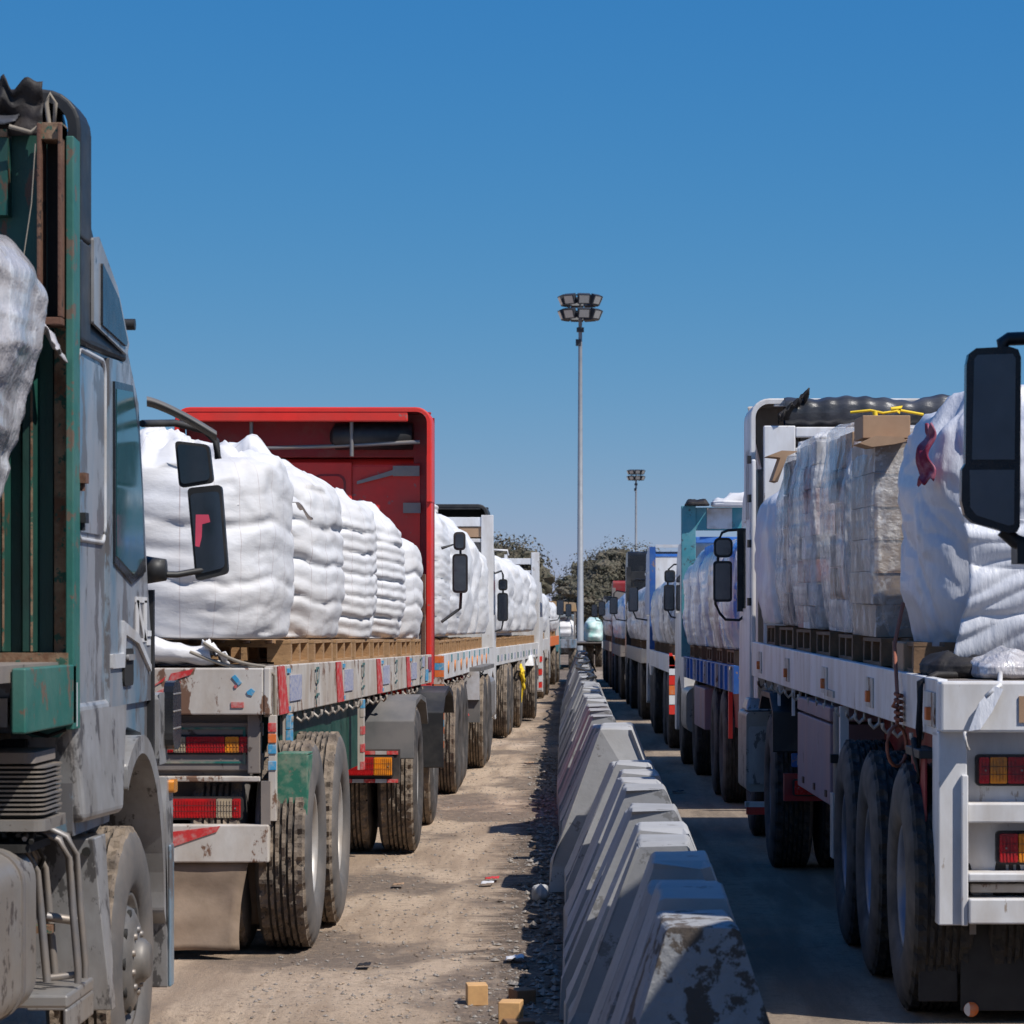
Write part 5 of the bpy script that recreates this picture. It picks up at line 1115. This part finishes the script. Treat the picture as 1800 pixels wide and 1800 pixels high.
for q in range(3): m.box(-.03, -.02, 17.45+q*.7, 17.52+q*.7, .76, .80, 'rust')
m.tube([(.02, 17.2, 1.28), (.02, 17.2, .5)], .03, 'steel', 8); m.box(-.02, .3, 17.12, 17.28, .42, .80, 'white_paint'); m.box(-.03, .1, 17.14, 17.2, .98, 1.03, 'dark'); build_each(m, 'toolbox_latch', root)
for y_ in (19.9, 21.0): m = R1.mb(); m.box(.0, .02, y_, y_+.03, 1.15, 1.33, 'white_clean'); m.build('hanging_strap', root)
# tractor
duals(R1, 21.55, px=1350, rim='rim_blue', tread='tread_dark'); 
xo = PX(1350, 21.55); uf = R1.u(1350, 21.55)
m = R1.mbf(); m.prism([(20.9, .9), (20.92, 1.2), (21.2, 1.33), (21.9, 1.33), (22.15, 1.2), (22.1, 1.18), (21.88, 1.29), (21.22, 1.29), (20.96, 1.18), (20.94, .9)], 'x', uf-.02, uf+.68, 'black_plastic'); m.build('rear_fender', root, bevel=.01)
m = R1.mbf(); m.box(uf+.05, uf+2.3, 20.75, 20.85, .55, .75, 'red_dark'); m.prism(rrect(uf+.1, uf+.28, .80, .90, .01), 'y', 20.73, 20.75, 'blue_paint'); m.prism(rrect(uf+.14, uf+.24, .81, .89, .01), 'y', 20.725, 20.7295, 'light_trim'); m.prism(rrect(uf+.145, uf+.235, .815, .885, .01), 'y', 20.721, 20.7245, 'blue_paint'); m.build('rear_plate', root)
tail_light(R1, uf+.12, uf+.5, 20.73, .60, .70, [(.5, 'lens_red'), (.5, 'lens_red')], flat=True)
m = R1.mbf(); ub = R1.u(1311, 22.8); m.prism(rrect(ub, ub+.5, .50, 1.14, .04), 'y', 22.75, 23.6, 'tank'); m.prism(rrect(ub+.02, ub+.17, .56, 1.02, .02), 'y', 22.735, 22.749, 'silver'); m.hull([(ub, 22.8, 1.145), (ub+.3, 22.8, 1.145), (ub, 23.3, 1.145), (ub+.3, 23.3, 1.145), (ub+.03, 22.9, 1.25), (ub+.25, 22.9, 1.22), (ub+.03, 23.2, 1.25), (ub+.25, 23.2, 1.22)], 'silver'); m.build('battery_box', root, bevel=.02)
m = R1.mbf(); m.box(ub-.01, ub+.4, 22.7, 22.78, .38, .42, 'white_clean'); m.box(ub, ub+.4, 22.7, 22.78, .32, .379, 'red'); m.build('side_bar', root)
wheel(root, PX(1318, 24.6), 24.75, TR, -1, kind='steer', tread='tread_dark', lo=True)
cab(R1, 23.95, 26.05, 3.15, 'white_clean', u0=.10, fu=.10, fair=(23.55, 24.2, 3.71, .16), inner='white_paint', lip=.07)
m = R1.mbf(); m.box(.0, .035, 23.6, 24.0, 1.2, 3.3, 'white_clean'); m.build('side_fairing', root, bevel=.01)
m = R1.mb()
for zz in (1.9, 2.35, 2.7, 3.0): m.box(-.03, .0, 23.42, 23.5, zz-.03, zz+.03, 'black_plastic')
build_each(m, 'hinge', root)
m = R1.mb(); m.box(.0, .035, 23.4, 23.46, 1.5, 3.0, 'white_clean'); m.box(.10, 2.4, 23.40, 23.46, 1.56, 3.05, 'white_clean'); m.box(.10, .36, 23.38, 23.46, 1.56, 3.26, 'white_clean') ; m.box(.36, 2.4, 23.38, 23.46, 3.17, 3.25, 'white_clean'); m.box(.36, 2.4, 23.39, 23.45, 3.05, 3.09, 'white_clean'); m.build('headboard', root, bevel=.01)
f = R1.mb()
def hosef(a, b):
    t = a*2*math.pi; r_ = .105+.014*ridge(b*5, a*5, 2)+.006*math.sin(b*60); return (.28+1.5*b, 23.5+r_*math.cos(t)*1.0, 3.37+.04*fn_(b*4, 1, 1)+r_*math.sin(t))
f.grid(hosef, 24, 60, 'tarp_grey', wrap=True); tagset(f.build('rolled_tarpaulin', None, (1, 23.5, 3.37)), 'rolled black plastic tarpaulin lying under the white roof fairing', 'tarpaulin')
f = R1.mb(); f.grid(lambda a, b: (.22+.25*a, 23.34+.1*b, 3.27+.20*a+.08*ridge(a*5, b*5, 1)), 16, 10, 'tarp_black'); tagset(f.build('tarpaulin_end', None, (.3, 23.4, 3.3), solid=.01), 'ragged black end of the tarpaulin roll at the left corner of the white fairing', 'tarpaulin')
# mirrors of R1
ym = 25.6
o = mirror(R1, U(1254, ym), U(1287, ym), ym, PZ(1058, ym), PZ(986, ym), r=.03); mirror(R1, U(1255, ym), U(1288, ym), ym, PZ(980, ym), PZ(945, ym), r=.05)
m = R1.mbf(); m.tube([(U(a, ym), ym+.05, PZ(b, ym)) for a, b in ((1310, 930), (1280, 932), (1270, 936), (1264, 948), (1262, 1000), (1258, 1062), (1266, 1078), (1276, 1089), (1300, 1090), (1312, 1080))], .013, 'black_plastic', 7); m.box(U(1296, ym), U(1306, ym), ym, ym+.04, PZ(1075, ym), PZ(930, ym), 'black_plastic'); m.build('mirror_arm', root)
# load R1
GRl = 'loads on the nearest right row truck'
zb1 = 1.74
def sheetbag(tr, u0, u1, y0, y1, z0, h, seed, label):
    return bag(tr, u0, u1, y0, y1, z0, h, seed, 'sheet', layers=1, amp=.0, crumple=.10, pw=5.0, top=.80, name='sheet_wrapped_load', dome=.08, label=label, cat='pallet load', group=GRl, drape=.012, fold=.02, diag=.022, nu=190, nv=150, lean=.0)
sheetbag(R1, .12, 1.95, 14.0, 15.4, 1.66, 1.24, 401, 'big load wrapped in a smooth white sheet with long folds, nearest on the right truck')
f = R1.mb()      # loose skirt of the sheet sweeping right and down
def skirt(a, b):
    u_ = .24+1.6*a; g_ = a*.55+b; return (u_+.05*math.sin(b*4), 13.92-.03*math.sin(b*2.6)+.07*b-.05*a-.030*abs(math.sin(g_*9+2.2*fn_(a*2, b*1.4, 1)))**.7-.016*abs(math.sin(g_*23+a*4+3*fn_(a*3, b*2, 4)))-.02*ridge(a*2, b*5+a*3, 2), 2.40-.30*a-.78*b+.04*fn_(a*5, b*3, 7)+.16*a*b+.05*math.sin(a*7)*b)
f.grid(skirt, 90, 90, 'sheet'); tagset(f.build('loose_sheet', None, (.8, 13.9, 2.2), solid=.006), 'loose bluish white sheet with deep diagonal folds hanging over the front of the big load', 'fabric sheet')
f = R1.mb(); f.grid(lambda a, b: (.12-.05*math.sin(a*3.1)*(.3+b)+.02*math.sin(b*9), 13.98+.16*a, 2.80-.27*b+.02*fn_(a*3, b*3, 1)+.02*math.sin(a*20)), 14, 24, 'magenta'); tagset(f.build('red_sack', None, (.0, 14.1, 2.7), solid=.012), 'dark red sack scrap hanging at the upper left corner of the sheeted load', 'sack')
# carton stack
f_ = bag(R1, .03, 1.18, 15.70, 16.9, zb1-.01, 1.10, 408, 'thin_film', layers=6, amp=.006, crumple=.03, pw=14, top=.96, name='stretch_film', dome=.02, drape=.015, fold=.012, nu=130, nv=90, label='clear stretch film wrapped round the brown carton stack', cat='plastic film')
t_ = R1
cs = []
lb2 = ['bottom', 'second', 'third', 'fourth', 'fifth', 'topmost']
for q in range(6):
    m = R1.mb(); hh = .176; z_ = zb1+q*(hh+.004)-0; j1, j2 = rnd.uniform(-.008, .008), rnd.uniform(-.008, .008); m.box(.06+j1, 1.15+j1, 15.75+j2, 16.85+j2, z_, z_+hh, 'carton'); m.box(.3+j1, .8+j1, 15.744+j2, 15.749+j2, z_+.05, z_+.14, 'light_trim'); m.box(.06+j1, 1.15+j1, 15.742+j2, 15.7495+j2, z_+hh*.97, z_+hh, 'cardboard')
    tagset(m.build('carton', None, (.6, 16.3, z_), bevel=.02, seg=3), f'{lb2[q]} brown carton layer of the film wrapped stack left of the white sheet', 'carton', 'cartons stacked beside the white sheet')
m = R1.mb(); m.box(.0, .265, 15.8, 16.2, zb1+1.085, zb1+1.21, 'cardboard'); 
tagset(m.build('cardboard_box', None, (.13, 16.0, zb1+1.085), bevel=.004), 'plain brown cardboard box sitting on top of the carton stack', 'box')
m = R1.mb(); m.tube([(-0.060, 15.870, zb1+1.230), (0.050, 15.850, zb1+1.240), (0.120, 15.850, zb1+1.225), (0.220, 15.860, zb1+1.240), (0.350, 15.900, zb1+1.220)], .008, 'yellow', 6); m.tube([(0.070, 15.820, zb1+1.235), (0.075, 15.813, zb1+1.175)], .014, 'yellow', 6); m.tube([(0.160, 15.820, zb1+1.245), (0.220, 15.820, zb1+1.255), (0.200, 15.820, zb1+1.225)], .012, 'yellow', 6)
tagset(m.build('yellow_tape', None, (.3, 15.9, zb1+1.3)), 'yellow tape ribbon lying across the cardboard box top', 'tape')
def flap(tr, pts, mm, label, nm='cardboard_scrap', g_='torn cardboard scraps on the wrapped loads'):
    m = tr.mb(); n = len(pts); m.prism([(p[0], p[2]) for p in pts], 'y', pts[0][1], pts[0][1]+.3, mm); tagset(m.build(nm, None, pts[0]), label, 'cardboard', g_)
flap(R1, [(-.04, 15.62, 2.79), (.05, 15.62, 2.83), (.2, 15.62, 2.825), (.22, 15.62, 2.80), (.15, 15.62, 2.785), (.03, 15.62, 2.77)], 'cardboard', 'torn cardboard scrap sticking out of the stack below the box')
flap(R1, [(-.09, 20.9, 2.93), (.02, 20.9, 2.97), (.14, 20.9, 2.965), (.06, 20.9, 2.93), (-.01, 20.9, 2.75), (-.05, 20.9, 2.76), (.01, 20.9, 2.92)], 'cardboard', 'bent brown cardboard flap poking out at the far left of the wrapped loads')
film_pallet(R1, .05, 1.2, 17.1, 18.45, zb1, 1.19, 410, 'tall film wrapped pallet load beside the brown cartons', GRl)
film_pallet(R1, .0, 1.2, 18.75, 20.0, zb1, 1.21, 411, 'film wrapped pallet load with pinkish cartons inside, second past the cartons', GRl, rows=8, mats=('carton_white', 'carton_red', 'carton_grey', 'carton_white'))
film_pallet(R1, .04, 1.2, 20.3, 21.5, zb1, 1.16, 412, 'film wrapped pallet load third past the cartons, beneath the bent cardboard flap', GRl, rows=5, mats=('carton_white', 'carton_grey', 'carton'))
bag(R1, .03, 1.15, 21.65, 23.0, zb1, .98, 413, 'sheet', layers=1, amp=.01, drape=.05, crumple=.08, pw=4, top=.5, dome=.15, label='bluish grey bag sloping down in front of the white headboard', cat='bulk bag', group=GRl, name='bulk_bag')
for q, (a, b, mm) in enumerate(((15.7, 17.9, 'sheet'), (18.1, 20.2, 'wrap'), (20.5, 22.8, 'sheet'))):
    wrapped(R1, 1.28, 2.42, a, b, zb1, 1.18+.03*q, 420+q, mm, f'wrapped load in the right column of the nearest right truck, {ordw[q]} behind the sheeted one', GRl, nu=60, nv=44)
for q in range(7):
    y_ = 14.6+q*1.28
    for c in range(2): pallet(R1, .56+1.2*c, y_, zb1-.155, f'dark wooden pallet at the {"left" if c == 0 else "right"} edge of the nearest right truck, {ordw[q]} from its rear', 'pallets on the nearest right row truck', wood='wood_dark')
m = R1.mb(); m.box(.03, .30, 14.35, 14.75, 1.59, 1.735, 'cardboard'); tagset(m.build('cardboard_box', None, (.2, 14.5, 1.6), bevel=.006), 'small brown box squeezed between pallet and bed edge under the white sheet', 'box')
# bundle of crumpled sacks on the rear deck
for q, (u_, y_, s_, mm, lb_) in enumerate(((.40, 13.5, .16, 'film', 'crumpled white sack at the left of the heap on the nearest right truck rear deck'), (.66, 13.45, .20, 'wrap', 'crumpled clear film ball in the heap on the nearest right truck rear deck'), (.22, 13.7, .16, 'tarp_black', 'small dark rag at the bed edge on the nearest right truck'), (1.1, 13.5, .25, 'bag_plain', 'crumpled white sack at the right of the heap on the nearest right truck'))):
    bag(R1, u_-s_, u_+s_, y_-.20, y_+.20, 1.585, .075+.02*(q % 2), 430+q, mm, layers=1, amp=.0, crumple=.05, fold=.08, pw=2.6, top=.6, dome=.03, name='crumpled_sack', label=lb_, cat='sack', group='crumpled sacks on the nearest right truck', nu=56, nv=40)
m = R1.mbf(); m.add([(U(a, 12.82), 12.85-.01*i, PZ(b, 12.82)) for i, (a, b) in enumerate(((1750, 1206), (1765, 1212), (1722, 1235), (1745, 1250), (1702, 1285), (1722, 1282)))], [(0, 1, 3, 2), (2, 3, 5, 4)], 'sheet'); m.tube([(U(1697, 12.82), 12.83, PZ(1287, 12.82)), (U(1696, 12.82), 12.82, PZ(1300, 12.82)), (U(1703, 12.82), 12.82, PZ(1318, 12.82))], .007, 'white_clean', 6)
m.tube([(U(1790, 12.82), 13.3, PZ(1185, 12.82)), (U(1760, 12.82), 12.86, PZ(1205, 12.82)), (U(1735, 12.82), 12.84, PZ(1225, 12.82))], .01, 'white_clean', 6); tagset(m.build('white_strap', None, (.3, 12.8, 1.5), solid=.004), 'torn white strap dangling over the rear beam of the nearest right truck', 'strap')
# orange rope with loop, dark strap
dr = 14.1
def rp(a, b, k=0): return (U(a, dr)-.0+0*k, dr-k, PZ(b, dr))
m = R1.mbf(); m.tube([(-.02+.07, 14.5, 1.95), (-.02, 14.3, 1.74), (-.025, 14.2, 1.6), (-.03, 14.12, 1.50), (-.03, 14.1, 1.42), (-.035, 14.1, 1.34)], .010, 'rope', 7)
m.tube([(-.035+.055*math.sin(R(t)), 14.1+.05*math.sin(R(t*1.0)), 1.245+.10*math.cos(R(t))*1.0-.005) for t in range(0, 360, 20)], .009, 'rope', 6, closed=True)
for q in range(5): m.tube([(-.045+.0*q, 14.08, 1.50-.03*q), (-.02, 14.03, 1.49-.03*q), (-.02, 14.16, 1.485-.03*q)], .011, 'rope', 6)
m.tube([(-.04, 14.06, 1.43), (-.07, 14.0, 1.44), (-.06, 13.95, 1.47)], .007, 'rope', 6); tagset(m.build('rope', None, (0, 14.1, 1.6)), 'orange rope tied in a loop hanging from the edge of the nearest right truck', 'rope')
m = R1.mbf(); m.tube([(.3, 13.6, 1.60), (.06, 13.42, 1.605), (-.02, 13.38, 1.57), (-.028, 13.36, 1.35), (-.03, 13.33, 1.1), (-.05, 13.3, 1.22), (-.045, 13.4, 1.3)], .018, 'tarp_black', 7); tagset(m.build('strap', None, (0, 13.4, 1.5)), 'dark strap running from the rear deck down the side of the nearest right truck', 'strap')
# ------------------------------------------------ truck behind R1 (only its left mirror reaches into the picture)
R0 = T(-1, 1.66, 4.5, 0, 0, name='truck'); root = R0.root; tagset(root, 'truck at the right edge of which only the tall black double mirror is seen', 'truck', GR)
cab(R0, 7.95, 11.0, 3.8, 'white_clean', win=True); wrapped(R0, .1, 2.4, 3.5, 7.8, 1.52, 2.1, 700, 'sheet', 'unseen white sheeted load added to shade the barriers, on the truck at the right edge', GRl, nu=50, nv=36); flatbed(R0, -3, 8.0, 1.5, .25, 'white_clean')  # unseen cab lengthened and raised, tall load added, to shade the near barriers
for y_ in (9.6,): wheel(root, 1.74, y_, TR, -1, kind='steer', lo=True); wheel(root, 4.1, y_, TR, 1, kind='steer', lo=True)
for y_ in (-1.5, -.2, 6.8): duals(R0, y_, u=.05, lo=True)
m = R0.mb(); m.box(.4, 2.1, 8, 10.3, .5, 1.0, 'dark'); m.build('chassis_frame', root)
yq = 10.0
def pm(pl, y0, y1, mm, mb): mb.prism([(R0.u(a, yq), PZ(b, yq)) for a, b in pl], 'y', y0, y1, mm)
m = R0.mb(); pm([(1699, 640), (1703, 622), (1716, 612), (1775, 609), (1790, 614), (1795, 628), (1793, 925), (1788, 935), (1775, 937), (1710, 918), (1696, 905), (1690, 880), (1691, 825), (1697, 815)], yq, yq+.06, 'black_gloss', m); pm([(1712, 640), (1775, 628), (1782, 920), (1712, 900)], yq+.06, yq+.13, 'black_plastic', m); o = m.build('mirror', root, bevel=.008)
m = R0.mb(); pm([(1712, 632), (1718, 624), (1780, 622), (1785, 630), (1783, 808), (1708, 808)], yq-.006, yq+.001, 'mirror', m); pm([(1704, 826), (1783, 826), (1782, 922), (1772, 924), (1716, 906), (1705, 892)], yq-.006, yq+.001, 'mirror', m); m.build('mirror_glass', o)
m = R0.mb(); m.tube([(R0.u(a, yq), yq+.08, PZ(b, yq)) for a, b in ((1770, 612), (1768, 598), (1778, 592), (1830, 590))], .024, 'black_plastic', 8); m.tube([(R0.u(a, yq), yq+.08, PZ(b, yq)) for a, b in ((1768, 930), (1790, 950), (1830, 965))], .026, 'black_plastic', 8); m.box(R0.u(1792, yq), R0.u(1830, yq), yq+.05, yq+.2, PZ(990, yq), PZ(955, yq), 'black_plastic'); build_each(m, 'mirror_arm', root)
# ------------------------------------------------ R2 blue/teal truck
R2 = T(-1, 1.35, 27.75, -.028, 0, 40); root = R2.root; tagset(root, 'blue edged truck with a tall teal headboard, second in the right row', 'truck', GR)
flatbed(R2, 27.75, 35.9, 1.42, .25, 'blue_paint', hooks=0)
m = R2.mb()
for q in range(13): m.box(-.025, -.001, 27.9+q*.62, 27.96+q*.62, 1.18, 1.42, ('white_paint', 'blue_bright', 'blue_paint')[q % 3])
build_each(m, 'rail_rib', root)
m = R2.mb(); m.box(0, 2.5, 27.66, 27.74, 1.16, 1.43, 'blue_paint'); m.box(0.1, 2.4, 27.7, 27.75, .5, .64, 'white_paint'); m.build('rear_beam', root)
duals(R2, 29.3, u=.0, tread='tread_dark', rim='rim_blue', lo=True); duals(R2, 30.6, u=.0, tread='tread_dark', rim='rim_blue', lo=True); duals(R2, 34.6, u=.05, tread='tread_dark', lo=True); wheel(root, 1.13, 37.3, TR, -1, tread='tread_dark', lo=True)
m = R2.mb(); m.box(-.02, .4, 31.6, 33.4, .66, 1.12, 'pinkbox'); m.build('toolbox', root, bevel=.01); m = R2.mb(); m.box(.1, 2.3, 28, 31.4, .8, 1.15, 'red_dark'); m.box(.0, .04, 28.3, 28.36, .7, 1.17, 'red'); m.build('inner_panel', root)
m = R2.mb(); m.prism(rrect(.0, .55, .48, 1.05, .12), 'y', 35.3, 36.4, 'tank', True); m.build('fuel_tank', root, bevel=.02)
m = R2.mb()
m.box(-.02, .16, 35.95, 36.08, 1.42, 3.33, 'teal'); m.box(2.34, 2.5, 35.95, 36.08, 1.42, 3.33, 'teal'); m.box(.16, 2.34, 35.97, 36.05, 3.02, 3.31, 'teal'); m.box(.16, 2.34, 35.965, 36.05, 2.86, 2.94, 'blue_bright'); m.box(.16, 2.34, 35.97, 36.05, 2.6, 2.67, 'white_clean'); m.box(.30, .62, 35.955, 35.9695, 3.04, 3.3, 'light_trim'); m.box(.16, 2.34, 35.96, 36.04, 2.2, 2.3, 'teal'); m.build('headboard', root, bevel=.008)
cab(R2, 36.4, 38.5, 2.9, 'white_clean')
mirror(R2, -.06-.10+.03, .03, 38.2, PZ(1072, 38.2), PZ(1035, 38.2), r=.03) if False else None
ym = 38.3; U2 = R2.u
mirror(R2, U2(1167, ym), U2(1186, ym), ym, PZ(1074, ym), PZ(1028, ym), r=.03); mirror(R2, U2(1168, ym), U2(1187, ym), ym, PZ(1024, ym), PZ(1002, ym), r=.04)
m = R2.mbf(); m.tube([(U2(a, ym), ym+.05, PZ(b, ym)) for a, b in ((1206, 992), (1185, 992), (1176, 1000), (1174, 1030), (1172, 1070), (1180, 1084), (1204, 1090))], .013, 'black_plastic', 6); m.build('mirror_arm', root)
l2 = ['film wrapped load at the rear of the teal headboard truck', 'bright film wrapped load next past the blue topped one on the teal truck', 'greyish film wrapped load mid way along the teal truck', 'film wrapped load streaked with blue along the teal truck', 'film wrapped load right against the teal headboard']
for q in range(5):
    y_ = 28.0+q*1.56
    for c in range(2): wrapped(R2, .02+c*1.22, 1.22+c*1.22, y_, y_+1.48, 1.58, (1.12, 1.1, 1.08, 1.12, 1.0)[q], 450+q*2+c, 'wrap_blue' if q != 1 else 'wrap', l2[q] if c == 0 else l2[q]+', right column', 'film wrapped loads on the teal headboard truck', pw=6, drape=.05, nu=64, nv=48)
    pallet(R2, .55, y_+.72, 1.423, f'dark pallet along the left edge of the teal headboard truck, {ordw[q]} from its rear', 'pallets on the teal headboard truck', wood='wood_dark')
f = R2.mb(); f.grid(lambda a, b: (.05+1.3*a, 30.2+3.0*b, 2.76+.05*ridge(a*4, b*6, 2)-.35*(a < .03)-.25*max(0, .35-a)), 30, 30, 'blue_bright'); tagset(f.build('blue_tarpaulin', None, (.6, 31, 2.8), solid=.01), 'bright blue tarpaulin draped over the loads before the teal headboard', 'tarpaulin')
bag(R2, .40, .85, 35.8, 36.2, 3.32, .08, 470, 'bag_plain', layers=1, crumple=.06, fold=.07, dome=.05, name='sack', cat='sack', label='white sack lying on top of the teal headboard', nu=40, nv=28)
bag(R2, .03, .32, 35.8, 36.1, 3.33, .03, 471, 'tarp_black', layers=1, crumple=.05, fold=.05, dome=.03, name='rag_bundle', cat='bundle', label='dark rag bundle on the top left of the teal headboard', nu=40, nv=28)
# ------------------------------------------------ R3.. further right row
R3 = T(-1, 1.08, 40.6, -.017, 0, 60); root = R3.root; tagset(root, 'white and blue truck with a square box like cab roof, third in the right row', 'truck', GR)
flatbed(R3, 40.6, 48.6, 1.38, .25, 'white_clean')
m = R3.mb(); m.box(0, 2.5, 40.5, 40.6, 1.12, 1.39, 'white_paint'); m.build('rear_beam', root)
m = R3.mb()
for q in range(6): m.box(-.02, .07, 40.45, 40.5, .55+q*.14, .68+q*.14, ('red', 'white_clean', 'orange_mark')[q % 3])
m.hull([(-.02, 40.45, 1.2), (.1, 40.45, 1.2), (-.02, 40.5, 1.2), (.1, 40.5, 1.2), (-.02, 40.45, 1.42), (.02, 40.45, 1.42), (-.02, 40.5, 1.42), (.02, 40.5, 1.42)], 'red'); m.build('striped_post', root)
for a in (42, 43.3, 47.6): duals(R3, a, u=.02, tread='tread_dark', lo=True)
wheel(root, 1.0, 50.4, TR, -1, tread='tread_dark', lo=True)
cab(R3, 49.0, 51.3, 2.8, 'white_clean'); 
m = R3.mb(); m.box(0, .10, 48.62, 48.72, 1.4, 3.15, 'blue_paint'); m.box(.1, 2.4, 48.64, 48.7, 1.6, 2.98, 'white_clean'); m.box(.1, 2.5, 48.63, 48.71, 2.985, 3.03, 'blue_bright'); m.box(.1, 2.5, 48.64, 48.7, 3.14, 3.19, 'light_trim'); m.box(2.4, 2.5, 48.62, 48.72, 1.4, 3.15, 'blue_paint'); m.box(.5, 1.1, 48.628, 48.6395, 2.72, 2.84, 'red_mark'); m.build('headboard', root)
m = R3.mb(); m.box(0.0, 2.5, 48.8, 51.0, 2.7, 2.74, 'white_clean'); m.hull([(0, 48.75, 2.0), (.03, 48.75, 2.0), (0, 50.9, 2.0), (.03, 50.9, 2.0), (0, 48.75, 3.18), (.03, 48.75, 3.18), (0, 50.3, 3.05), (.03, 50.3, 3.05)], 'sheet_blue'); m.build('side_fairing', root)
for q in range(4):
    y_ = 40.9+q*1.9
    for c in range(2): wrapped(R3, .02+c*1.22, 1.22+c*1.22, y_, y_+1.8, 1.53, 1.0-.03*q, 480+q*2+c, 'wrap' if q != 2 else 'bag_plain', ['film wrapped load at the rear of the white and blue truck', 'second film wrapped load on the white and blue truck', 'plain white load third on the white and blue truck', 'wrapped load under the blue edged headboard'][q]+(', right column' if c else ''), 'loads on the white and blue truck', pw=6, drape=.04, nu=48, nv=36)
    pallet(R3, .55, y_+.8, 1.383, f'pallet on the left edge of the white and blue truck, {ordw[q]} from its rear', 'pallets on the white and blue truck', wood='wood_dark')
mirror(R3, -.30, -.12, 50.9, 2.05, 2.5); simple_arm(R3, 50.9, -.21, 2.5, 2.05)
kw = dict(wrap=1)
far_truck(-1, .88, 53.4, 12.6, -.017, 'dark cabbed truck with a tall black box behind the white and blue one', GR, load='wrap_pink', llabel='wrapped load on the dark cabbed right truck', gl='loads on the fourth right truck', lh=.95, head=3.1, cabz=3.45, railm='steel', cabm='black_gloss', body='black_plastic', loadname='wrapped_pallet_load', plm='wood_dark', zt=1.35)
far_truck(-1, .62, 67.8, 11.8, -.016, 'dark red cabbed truck fifth in the right row with a bluish load', GR, load='wrap_blue', llabel='bluish load on the fifth right truck', gl='loads on the fifth right truck', lh=1.0, head=2.8, cabz=3.0, cabm='red_dark', body='grey_frame', railm='grey_frame', loadname='wrapped_pallet_load', plm='wood_dark', zt=1.3)
far_truck(-1, .42, 80.8, 12, -.016, 'last visible white truck of the right row close to the barrier end', GR, load='wrap', llabel='white load on the last right truck', gl='loads on the sixth right truck', lh=1.0, head=2.6, cabz=2.7, cabm='black_gloss', body='steel', railm='grey_frame', loadname='wrapped_pallet_load', plm='wood_dark', zt=1.3)
for k, o in list(bpy.data.objects.items()):
    if o.type == 'MESH' and o.users == 0: bpy.data.objects.remove(o)

# small litter on the lane
for q, (px, py, s_, mm, lb_) in enumerate(((865, 1548, .05, 'red', 'tiny red scrap on the dirt beside the barriers'), (857, 1557, .045, 'bag_plain', 'small white scrap beside the tiny red one'), (1192, 1395, .06, 'tarp_black', 'small dark scrap lying on the shaded road between the barriers and trucks'), (700, 1560, .04, 'cardboard', 'small brown scrap on the dirt near the red truck wheels'), (905, 1690, .05, 'bag_plain', 'small white scrap in the shade by the barrier foot'), (640, 1700, .035, 'tarp_black', 'tiny dark scrap in the middle of the dirt lane'), (930, 1345, .06, 'cardboard', 'brown cardboard scrap by the barriers further down the lane'))):
    d = 9250/(py-1095); x = PX(px, d); m = MB(); m.grid(lambda a, b: (x+(a-.5)*s_*2, d+(b-.5)*s_*3, .02+gz(x, d)+.35*s_*abs(fn_(a*3+q, b*3, q))+.2*s_*a), 8, 8, mm); tagset(m.build('paper_scrap' if mm != 'tarp_black' else 'plastic_scrap', None, (x, d, .02), solid=.003), lb_, 'litter')
